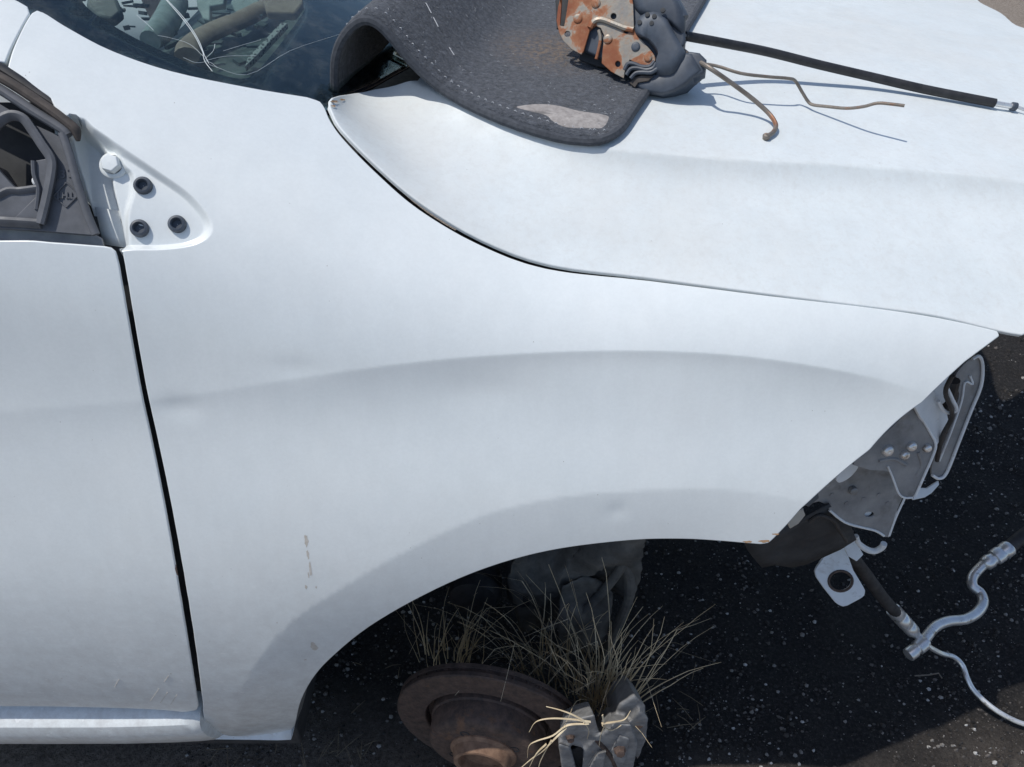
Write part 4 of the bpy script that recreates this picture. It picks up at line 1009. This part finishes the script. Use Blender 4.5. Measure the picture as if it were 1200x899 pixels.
prof_ = [(0, .0112), (.04, .0125), (.34, .0125), (.36, .0105), (.48, .0105), (.50, .0135), (.85, .0135), (.87, .010), (1.0, .0095)]
mb.tube([na + d_ * k for k, _ in prof_], [r for _, r in prof_], 18); hp(mb.build('pipe_fitting', M['alu'], None, angle=40))
pip = [(1078, 758, .060), (1086, 746, .062), (1097, 734, .062), (1112, 728, .060), (1130, 726, .056), (1144, 719, .054), (1152, 707, .054), (1149, 695, .056), (1140, 687, .060), (1140, 676, .066), (1150, 664, .076), (1162, 654, .086), (1174, 646, .096)]
mb = MB(); mb.tube(zpath(pip, 6), .0098, 16); hp(mb.build('bent_pipe', M['alu'], None))
mb = MB(); ca = at_z(1153, 662, .080); cb = at_z(1184, 641, .106); t_ = cb - ca
prof_ = [(0, .0105), (.06, .014), (.24, .0145), (.28, .0125), (.36, .0125), (.40, .016), (.62, .0165), (.66, .0145), (.72, .0145), (.76, .0165), (.95, .016), (1, .0135)]
mb.tube([ca + t_ * k for k, _ in prof_], [r for _, r in prof_], 18); hp(mb.build('crimp_collar', M['alu'], None, angle=40))
mb = MB(); mb.tube([at_z(1178, 645, .101), at_z(1200, 627, .12), at_z(1240, 600, .15), at_z(1300, 575, .16)], .0135, 14); hp(mb.build('rubber_hose', M['hose'], None))
mb = MB(); mb.tube(zpath([(1084, 754, .056), (1092, 760, .045), (1104, 766, .03), (1118, 770, .02), (1128, 780, .012), (1134, 796, .004), (1142, 810, -.004), (1160, 827, -.010), (1180, 840, -.014), (1205, 850, -.016), (1260, 862, -.018), (1330, 880, -.018)], 6), .0048, 10); hp(mb.build('thin_pipe', M['alu'], None))
mb = MB(); mb.tube([at_z(*p, GZ + .004) for p in [(1072, 792), (1088, 791), (1100, 789), (1104, 795)]], .0014, 6)
tag(mb.build('loose_wire', M['wire'], None), 'short bent grey wire lying on the ground below the pipe fitting', 'wire')

# ================================================================= FLOOR MAT ON THE HOOD
_hx2 = np.linspace(-.3, 1.2, 76); _hg = HOOD.pos(np.array([(x, t) for x in _hx2 for t in np.linspace(0, HOOD.L, 200)])).reshape(76, 200, 3)
def hz_at(x, y):
    f = (min(max(x, -.3), 1.199) + .3) / 1.5 * 75; i = min(int(f), 74); a = f - i
    return float((1 - a) * np.interp(y, _hg[i, :, 1], _hg[i, :, 2]) + a * np.interp(y, _hg[i + 1, :, 1], _hg[i + 1, :, 2]))
edge = [(393, 112, .46, None), (392, 92, .46, None), (393, 70, .46, None), (398, 52, .46, None), (408, 36, .46, None), (420, 26, .46, None), (432, 24, .458, None), (446, 31, .455, None), (462, 48, .45, None), (480, 70, .445, None), (500, 90, .44, None), (524, 109, .43, None), (556, 127, .42, None)]
tail = [(590, 142), (625, 154), (660, 163), (690, 166)]
NE = [at_y(u_, v_, y) for (u_, v_, y, _) in edge]
TH = .007
for (u_, v_) in tail: NE.append(HOOD.P(u_, v_, TH))
for k, (u_, v_, y, _) in enumerate(edge):
    p = NE[k]
    if p[0] > -.125 and p[2] < hz_at(p[0], p[1]) + TH: NE[k] = HOOD.P(u_, v_, TH)
NE = [np.array(p) for p in catmull(NE, 4)]
for p in NE:
    if p[0] > -.125: p[2] = max(p[2], hz_at(p[0], p[1]) + TH)
corner = [HOOD.P(u_, v_, TH) for (u_, v_) in catmull([(690, 166), (712, 162), (728, 150), (742, 130), (756, 110), (776, 78), (800, 40), (830, -10), (850, -45)], 4)][1:]
# rows: from the near edge back across the hood; each column keeps the hump profile and slowly flattens onto the hood
def mat_pt(i, t):
    """t = distance back from the near edge"""
    p = NE[min(i, len(NE) - 1)]
    x = p[0] + .26 * t; y = p[1] + t
    base = hz_at(max(x, -.2), y) + TH if x > -.12 else (hz_at(-.12, y) + TH)
    hgt = p[2] - (hz_at(max(p[0], -.12), p[1]) + TH)
    z = base + hgt * (1 + .25 * min(t, .3)) + .004 * noise.noise((x * 9, y * 9, 2)) * min(1, t * 14)
    if x > -.12: z = max(z, base)
    return np.array([x, y, z])
cols = len(NE)
Tmax = .62; rows_n = 48
grid = []
for j in range(rows_n + 1):
    t = Tmax * (j / rows_n) ** 1.2
    row = [mat_pt(i, t) for i in range(cols)]
    # extend to the right until the mat's right-hand edge
    grid.append(row)
# right-hand strip between the last hump column and the right edge line
nC_ = 16
cr_t = np.array([p[1] for p in corner]); 
for j, row in enumerate(grid):
    last = row[-1]; yy = last[1]
    k = np.argmin([abs(c[1] - yy) + (0 if c[1] >= corner[0][1] else 0) for c in corner])
    xr = float(np.interp(yy, [c[1] for c in corner], [c[0] for c in corner]))
    xr = max(xr, last[0] + .012 + .0)
    for m_ in range(1, nC_ + 1):
        f_ = m_ / nC_; x = last[0] + (xr - last[0]) * f_; y = yy + (0 if j else 0)
        row.append(np.array([x, y, hz_at(x, y) + TH + .0015 * noise.noise((x * 12, y * 12, 2))]))
nc2 = len(grid[0])
GR = grid
p_grit = GR[16][cols - 4]; GRIT = tuple(HOOD.P(648, 62, TH))
M['carpet'] = mat('grey_carpet', (0.06,) * 3, 0.95, spec=0.15, build=carpet)
fm = empty('floor_mat', 'dark grey carpet floor mat draped over the white hood with one edge curled up', 'floor mat', loc=(0, .6, 1.0))
FI = Matrix.Translation((0, -.6, -1.0))
def fp_(o): o.parent = fm; o.matrix_parent_inverse = FI; return o
mb = MB(); mb.add([p for r in GR for p in r], [(j * nc2 + i, j * nc2 + i + 1, (j + 1) * nc2 + i + 1, (j + 1) * nc2 + i) for j in range(rows_n) for i in range(nc2 - 1)])
o = mb.build('carpet_pile', M['carpet'], None, angle=80); sm_ = o.modifiers.new('t', 'SOLIDIFY'); sm_.thickness = TH; sm_.offset = 0
if True:
    o.data.update(); 
fp_(o)
# bound edge: near edge, round the corner, up the right side
rim_pts = [p for p in GR[0]] + [r[-1] for r in GR[1:]]
mb = MB(); mb.tube(rim_pts, .0056, 8, squash=1.0)
M['binding'] = mat('edge_binding', (0.05,) * 3, 0.9, build=simple((0.035, 0.040, 0.050), (0.075, 0.082, 0.095), 180, 0.5, 0.001, (0.85, 0.95)))
fp_(mb.build('edge_binding', M['binding'], None))
def surf_mat(fi, fj):
    i = min(int(fi), nc2 - 2); j = min(int(fj), rows_n - 1); a, b = fi - i, fj - j
    p = (1 - a) * (1 - b) * GR[j][i] + a * (1 - b) * GR[j][i + 1] + (1 - a) * b * GR[j + 1][i] + a * b * GR[j + 1][i + 1]
    n_ = unit(np.cross(GR[j][i + 1] - GR[j][i], GR[j + 1][i] - GR[j][i]))
    return p, (n_ if n_[2] > 0 or n_[1] < 0 else n_)
def row_at(dist):
    return rows_n * (dist / Tmax) ** (1 / 1.2)
mb = MB(); fi = 14.0; lim = nc2 - 6
while fi < lim:
    if 66 < fi < 69: fi += .8; continue
    p1, n1 = surf_mat(fi, row_at(.0155)); p2, n2 = surf_mat(fi + .55, row_at(.0155))
    L_ = np.linalg.norm(p2 - p1); k = .0055 / max(L_, 1e-5) * .55
    p2, n2 = surf_mat(min(fi + k, nc2 - 2), row_at(.0155))
    o1 = n1 * (TH / 2 + .0004); mb.tube([p1 + o1 * .6, (p1 + p2) / 2 + n1 * (TH / 2 + .0012), p2 + o1 * .6], .0005, 5); fi += k * 1.9
o = fp_(mb.build('stitching', M['thread'], None)); o['kind'] = 'stuff'
mb = MB(); rnd = random.Random(5)
for _ in range(150):
    p, n_ = surf_mat(rnd.uniform(24, nc2 - 4), rnd.uniform(1, rows_n * .8)); p = p + n_ * (TH / 2 + .0012); a = rnd.uniform(0, 6.28)
    tx = unit(np.cross(n_, [math.cos(a), math.sin(a), .1])); L_ = rnd.uniform(.001, .004)
    mb.tube([p - tx * L_ / 2, p + n_ * .0008, p + tx * L_ / 2], .0002, 4)
o = fp_(mb.build('lint', M['thread'], None)); o['kind'] = 'stuff'
mb = MB()
for (fa, fb, da, db) in ((27, 28.4, .115, .112), (29.2, 30.6, .110, .105), (32.5, 34.5, .098, .092), (35.3, 37, .089, .083), (40.5, 41.8, .07, .066)):
    p1, n1 = surf_mat(fa, row_at(da)); p2, n2 = surf_mat(fb, row_at(db)); mb.tube([p1 + n1 * (TH / 2 + .0006), p2 + n2 * (TH / 2 + .0006)], .0006, 5)
o = fp_(mb.build('loose_stitching', M['thread'], None)); o['kind'] = 'stuff'
mb = MB()
for (a, b) in (((475, 12), (482, 28)), ((488, 33), (496, 44)), ((500, 48), (508, 56)), ((520, 66), (524, 72))):
    pa = HOOD.P(*a, .035); pb = HOOD.P(*b, .03)
# pale worn patch near the corner
wp = catmull([(603, 124), (622, 121), (650, 122), (680, 129), (712, 134), (714, 140), (708, 150), (690, 149), (664, 148), (648, 141), (640, 134), (620, 129)], 4, True)
pw = []
for p in wp: pw.append(HOOD.P(p[0], p[1], TH * 1.5 + .0012))
cw = HOOD.P(672, 138, TH * 1.5 + .0028)
mb = MB(); nn = len(pw); mid = [cw + (p - cw) * .6 + np.array([0, 0, .0006 + .0004 * math.sin(k)]) for k, p in enumerate(pw)]
mb.add([p - np.array([0, 0, .0012]) for p in pw] + mid + [cw], [(k, (k + 1) % nn, nn + (k + 1) % nn, nn + k) for k in range(nn)] + [(nn + k, nn + (k + 1) % nn, 2 * nn) for k in range(nn)])
M['worn'] = mat('worn_backing', (0.3,) * 3, 0.95, build=simple((0.22, 0.20, 0.19), (0.40, 0.37, 0.35), 140, 0.6, 0.001, (0.85, 0.95)))
fp_(mb.build('worn_patch', M['worn'], None, angle=80))

# ================================================================= DOOR LATCH ON THE MAT
la = HOOD.P(700, 88, TH * 1.5 + .002)
ln = unit((-.30, -.80, .52))
lat = empty('door_latch', 'rusty car door latch with black plastic housing lying on the floor mat', 'door latch', loc=tuple(la))
LI = Matrix.Translation(tuple(-la))
def lp_(o): o.parent = lat; o.matrix_parent_inverse = LI; return o
def lpt(u, v, h=0): return at_plane(u, v, la, ln) + ln * h
def lplate(name, px, h, th, mat_, holes=(), bevel=.0008):
    mb = MB(); plate(mb, px, la + ln * h, ln, th, holes); return lp_(mb.build(name, mat_, None, bevel=bevel))
main_px = [(652, 24), (654, 8), (658, -8), (660, -30), (700, -40), (736, -30), (742, 5), (743, 33), (745, 38)] + catmull([(746, 41), (752, 47), (765, 62), (768, 70), (765, 77), (758, 79)], 3) + [(747, 75), (738, 70), (733, 80), (731, 92), (716, 84), (705, 74), (706, 60), (708, 42), (704, 33), (698, 30), (691, 36), (684, 60), (681, 64), (670, 58), (660, 48), (655, 38)]
slot = [(659, -10), (664, -14), (666, 0), (663, 20), (661, 31), (656, 30), (657, 20)]
plate_o = lplate('striker_plate', main_px, .004, .0032, M['latch_plate'], holes=[slot, ell(665, 40, 3.4, 3.6, 14), ell(719, 19, 3.4, 3.6, 14), ell(734, 36, 3.2, 3.4, 14), ell(724, 75, 3.2, 3.6, 14), ell(699, 4, 3, 3, 12)])
# folded step across the plate
mb = MB(); mb.tube([lpt(*p, .0045) for p in catmull([(692, 34), (697, 26), (706, 24), (720, 29), (733, 34), (743, 36)], 4)], .0042, 8, squash=.8); s_ = mb.build('plate_fold', M['latch_plate'], None); s_.parent = plate_o
mb = MB(); mb.tube([lpt(*p, .002) for p in catmull([(702, 36), (704, 46), (702, 58), (699, 70)], 4)], .0022, 8); s_ = mb.build('slot_flange', M['latch_plate'], None); s_.parent = plate_o
for (u_, v_, r_, m_) in ((678, 23, .0058, 'latch_plate'), (713, 47, .0058, 'latch_plate'), (745.5, 56, .0056, 'black_plastic'), (760, 69, .0050, 'latch_plate'), (699, 5, .006, 'latch_plate')):
    mb = MB(); mb.lathe(lpt(u_, v_, .004), ln, [(r_, 0), (r_, .0010), (r_ * .85, .0017), (r_ * .5, .0019), (.0002, .0019)], 20); s_ = mb.build('rivet', M[m_], None, angle=45); s_.parent = plate_o
# dark works visible in the notch and slot
mb = MB(); plate(mb, [(650, -20), (668, -20), (668, 34), (652, 34)], la - ln * .014, ln, .004); plate(mb, [(678, 70), (690, 28), (714, 30), (712, 80), (700, 78)], la - ln * .016, ln, .004); lp_(mb.build('fork_bolt', M['seam'], None, bevel=.001))
# housing: main body behind the plate, domed cover and lower block
def block(name, px, h0, depth, mat_, rnd_, taper=.9):
    """moulded housing: rounded shoulder, drafted sides"""
    mb = MB(); f_ = np.array([lpt(*p, h0) for p in px]); c = f_.mean(0); n_ = len(px); size = np.linalg.norm(f_ - c, axis=1).mean()
    rings = []
    for a in (90, 68, 45, 22, 0):
        a = R(a); k = 1 - rnd_ * (1 - math.cos(a)) / size; rings.append(c + (f_ - c) * k - ln * rnd_ * (1 - math.sin(a)))
    rings.append(c + (f_ - c) * taper - ln * depth)
    V = [p for r in rings for p in r]; m_ = len(rings)
    mb.add(V, [(i * n_ + k, i * n_ + (k + 1) % n_, (i + 1) * n_ + (k + 1) % n_, (i + 1) * n_ + k) for i in range(m_ - 1) for k in range(n_)])
    ov, tr = triangulate([[((p - c) @ lax, (p - c) @ lay) for p in rings[0]]])
    if len(ov) == n_: mb.add([c + a * lax + b * lay + ln * ((rings[0][0] - c) @ ln) for a, b in ov], [tuple(int(q) for q in t) for t in tr])
    else: mb.add(rings[0], [tuple(range(n_))])
    mb.add(rings[-1], [tuple(range(n_))[::-1]])
    return lp_(mb.build(name, mat_, None, angle=50))
lax = unit(np.cross([0, 0, 1.0], ln)); lay = np.cross(ln, lax)
block('rear_housing', catmull([(672, 46), (672, -20), (740, -30), (776, -12), (796, 14), (802, 36), (802, 52), (788, 60), (760, 78), (728, 82), (700, 66)], 2, True), -.002, .042, M['black_plastic'], .004, .94)
block('top_cover', catmull([(742, 10), (742, -30), (764, -28), (786, -12), (800, 8), (803, 28), (800, 40), (786, 30), (764, 22)], 3, True), .006, .05, M['black_plastic'], .014)
block('side_cover', catmull([(744, 32), (750, 20), (766, 14), (780, 20), (788, 34), (798, 52), (804, 64), (800, 72), (790, 88), (774, 90), (768, 84), (772, 68), (760, 50), (746, 42)], 3, True), .012, .05, M['black_plastic'], .011)
block('lower_block', [(738, 98), (748, 90), (768, 88), (782, 84), (798, 62), (812, 62), (824, 82), (812, 92), (804, 100), (790, 108), (776, 112), (752, 108)], .004, .05, M['black_plastic'], .006)
block('connector', [(806, 60), (820, 62), (828, 70), (826, 86), (812, 92), (800, 86)], .002, .03, M['black_plastic'], .004)
mb = MB()
for k, (px, r_) in enumerate((([(733, 84), (737, 77), (744, 77), (752, 80), (762, 80), (768, 74)], .0026), ([(735, 90), (740, 83), (748, 82), (758, 84), (766, 82), (770, 76)], .0026), ([(740, 94), (746, 88), (754, 87), (764, 87), (772, 82)], .0026))):
    mb.tube([lpt(*p, .008) for p in catmull(px, 4)], r_, 8)
lp_(mb.build('rubber_bumper', M['black_plastic'], None))
mb = MB(); plate(mb, [(738, 98), (742, 91), (752, 88), (766, 89), (760, 95), (748, 97), (744, 103)], la + ln * .0062, ln, .002); lp_(mb.build('dusty_lug', M['brown_rubber'], None, bevel=.0008))
mb = MB()
for (u_, v_) in ((760, 21), (768, 23), (765, 31), (751, 30), (778, 16)): mb.lathe(lpt(u_, v_, .0125), ln, [(.0030, -.002), (.0028, .0004), (.0002, .0006)], 10)
lp_(mb.build('cover_slot', M['seam'], None))
mb = MB(); mb.tube([lpt(796, 22, -.01), lpt(788, 6, -.01), lpt(772, -8, -.01), lpt(752, -16, -.01)], .012, 12); lp_(mb.build('cable_guide', M['black_plastic'], None))
# rods and cable
mb = MB(); pts = [lpt(800, 56, -.012), lpt(812, 65, -.012)] + [HOOD.P(u_, v_, h) for (u_, v_, h) in ((832, 80, .050), (858, 98, .036), (882, 116, .022), (900, 132, .012), (908, 143, .008), (909, 150, .006), (905, 156, .005), (898, 160, .005))]
mb.tube(catmull(pts, 4), .0028, 10); mb.lathe(HOOD.P(898, 160, .004), (-.2, -.4, 1), [(.0042, -.003), (.0045, .0015), (.003, .003), (.0002, .0033)], 14); lp_(mb.build('lock_rod', M['wire'], None))
mb = MB(); pts = [lpt(806, 68, -.02)] + [HOOD.P(u_, v_, h) for (u_, v_, h) in ((838, 77, .036), (868, 86, .036), (900, 90, .035), (924, 92, .034), (932, 95, .030), (940, 108, .018), (947, 119, .009), (953, 123, .008), (970, 125, .013), (992, 127, .020), (1012, 125, .030), (1028, 121, .039), (1044, 122, .042), (1060, 124, .044))]
mb.tube(catmull(pts, 4), .0020, 10); lp_(mb.build('handle_rod', M['wire'], None))
cab = empty('latch_cable', 'black sheathed cable with a bare silver tip running across the hood', 'cable', loc=tuple(HOOD.P(980, 85, .01)))
cl = cab.location.copy(); CI = Matrix.Translation(-cl)
def cp_(o): o.parent = cab; o.matrix_parent_inverse = CI; return o
mb = MB(); pts = [HOOD.P(u_, v_, h) for (u_, v_, h) in ((802, 42, .062), (850, 51, .050), (900, 61, .038), (960, 76, .026), (1020, 90, .016), (1080, 104, .010), (1130, 114, .0085), (1166, 121, .008))]
mb.tube(catmull(pts, 5), .0059, 12); o = cp_(mb.build('sheath', M['rubber'], None, angle=50))
mb = MB(); pts = [HOOD.P(u_, v_, h) for (u_, v_, h) in ((1160, 120, .008), (1176, 123, .0075), (1189, 125, .007), (1191, 125, .007), (1215, 134, .005), (1250, 146, .004))]
mb.tube(pts, [.0035, .0035, .0035, .002, .0018, .0018], 10); cp_(mb.build('inner_cable', M['alu'], None))
mb = MB(); mb.lathe(HOOD.P(1188, 125, .007), unit(pts[2] - pts[1]), [(.0002, -.004), (.0055, -.003), (.0055, .003), (.0002, .004)], 14); cp_(mb.build('end_stop', M['black_plastic'], None))
mb = MB(); mb.tube([HOOD.P(795, 40, .064), HOOD.P(806, 43, .062)], .003, 8); cp_(mb.build('cable_wire', M['gray_metal'], None))

# ================================================================= DRY GRASS
def tuft(name, label, base, spread, blades, seed, hts, lean=(0, 0, 0), wid=.0013, group='dry grass tufts'):
    rnd = random.Random(seed); mb = MB()
    for _ in range(blades):
        a = rnd.uniform(0, 6.28); r_ = spread * math.sqrt(rnd.random()); p = np.array([base[0] + r_ * math.cos(a), base[1] + .5 * r_ * math.sin(a), base[2] - .002])
        L_ = rnd.uniform(*hts); ang = rnd.gauss(0, .13); az = rnd.uniform(0, 6.28)
        d = unit(np.array([math.sin(ang) * math.cos(az) + lean[0] + (p[0] - base[0]) / max(spread, .01) * .10, math.sin(ang) * math.sin(az) * .6 + lean[1], 1.0 + lean[2]]))
        droop = rnd.uniform(0.05, .9) ** 2 * 1.6; pts = []; q = p.copy(); n_ = 8; dd = d.copy(); bend = rnd.random() < .25
        wv = unit(np.cross(dd, rnd.choice([np.array([0, 1.0, .2]), np.array([.7, .7, 0])])))
        for k in range(n_ + 1):
            pts.append(q.copy()); q = q + dd * L_ / n_; dd = unit(dd + np.array([dd[0] * .12 + rnd.gauss(0, .05), dd[1] * .08 + rnd.gauss(0, .05), -droop * .10 - (1.0 if bend and k == 5 else 0)]))
        V = []
        for k, pt in enumerate(pts):
            ww = wid * (1 - .8 * k / n_) * rnd.uniform(.9, 1.1); V += [pt - wv * ww, pt + np.cross(wv, dd) * ww * .5, pt + wv * ww]
        mb.add(V, [(k * 3 + m_, k * 3 + m_ + 1, (k + 1) * 3 + m_ + 1, (k + 1) * 3 + m_) for k in range(n_) for m_ in (0, 1)])
    o = mb.build(name, M['straw'], None, angle=80); tag(o, label, 'grass tuft', group); return o
gb = at_z(650, 800, GZ)
tuft('dry_grass_tuft', 'dead straw grass standing behind the upper right edge of the rusty brake disc', at_z(655, 790, GZ + .02), .105, 75, 2, (.14, .38), (-.10, -.05, 0))
tuft('dry_grass_tuft', 'tall pale straw tuft standing behind the grey caliper casting', at_z(708, 830, .035), .050, 80, 4, (.14, .36), (-.02, -.06, 0), .0013)
tuft('dry_grass_tuft', 'thin dead grass in the shade at the upper left of the brake disc', at_z(525, 772, GZ + .02), .07, 45, 6, (.10, .24), (.05, 0, 0), .0011)
def straw(mb, px, y, w0=.0018):
    P = [at_y(u_, v_, yy) for (u_, v_, yy) in catmull(px, 5)]; n_ = len(P)
    mb.tube(P, [w0 * (1 - .75 * k / n_) for k in range(n_)], 6, squash=.45)
mb = MB()
for px in ([(692, 846, .048), (670, 843, .046), (645, 842, .044), (628, 846, .044), (620, 858, .044)], [(690, 848, .046), (665, 850, .042), (648, 862, .04), (630, 868, .04), (620, 874, .04), (618, 888, .04)], [(664, 852, .042), (650, 866, .036), (636, 880, .034), (622, 890, .034), (606, 904, .034)], [(640, 872, .036), (628, 884, .034), (618, 904, .034)], [(646, 868, .036), (634, 890, .034), (630, 905, .034)], [(706, 838, .05), (708, 850, .046), (704, 862, .044), (702, 875, .044)], [(705, 848, .046), (720, 846, .05), (732, 843, .055), (739, 833, .06)], [(690, 848, .046), (672, 838, .05), (656, 832, .055), (640, 828, .06)], [(706, 850, .046), (716, 856, .048), (728, 850, .05)], [(684, 846, .046), (690, 856, .046), (688, 866, .046)]):
    straw(mb, [(a, b, c - .03) for a, b, c in px], 0)
tag(mb.build('straw_blades', M['straw'], None), 'bent golden straw blades lying over the hub and caliper in the sun', 'straw')
mb = MB(); rnd = random.Random(21)
for _ in range(40):
    u_, v_ = rnd.choice([(rnd.uniform(370, 470), rnd.uniform(760, 890)), (rnd.uniform(250, 470), rnd.uniform(868, 898)), (rnd.uniform(740, 820), rnd.uniform(740, 860))]); p = at_z(u_, v_, GZ + .006); a = rnd.uniform(0, 3.1); L_ = rnd.uniform(.02, .06)
    d = np.array([math.cos(a), math.sin(a), 0]) * L_
    mb.tube([p - d / 2, p + [0, 0, rnd.uniform(0, .006)], p + d / 2], [.0005, .0006, .0003], 4)
tag(mb.build('straw_litter', M['straw_dark'], None), kind='stuff')
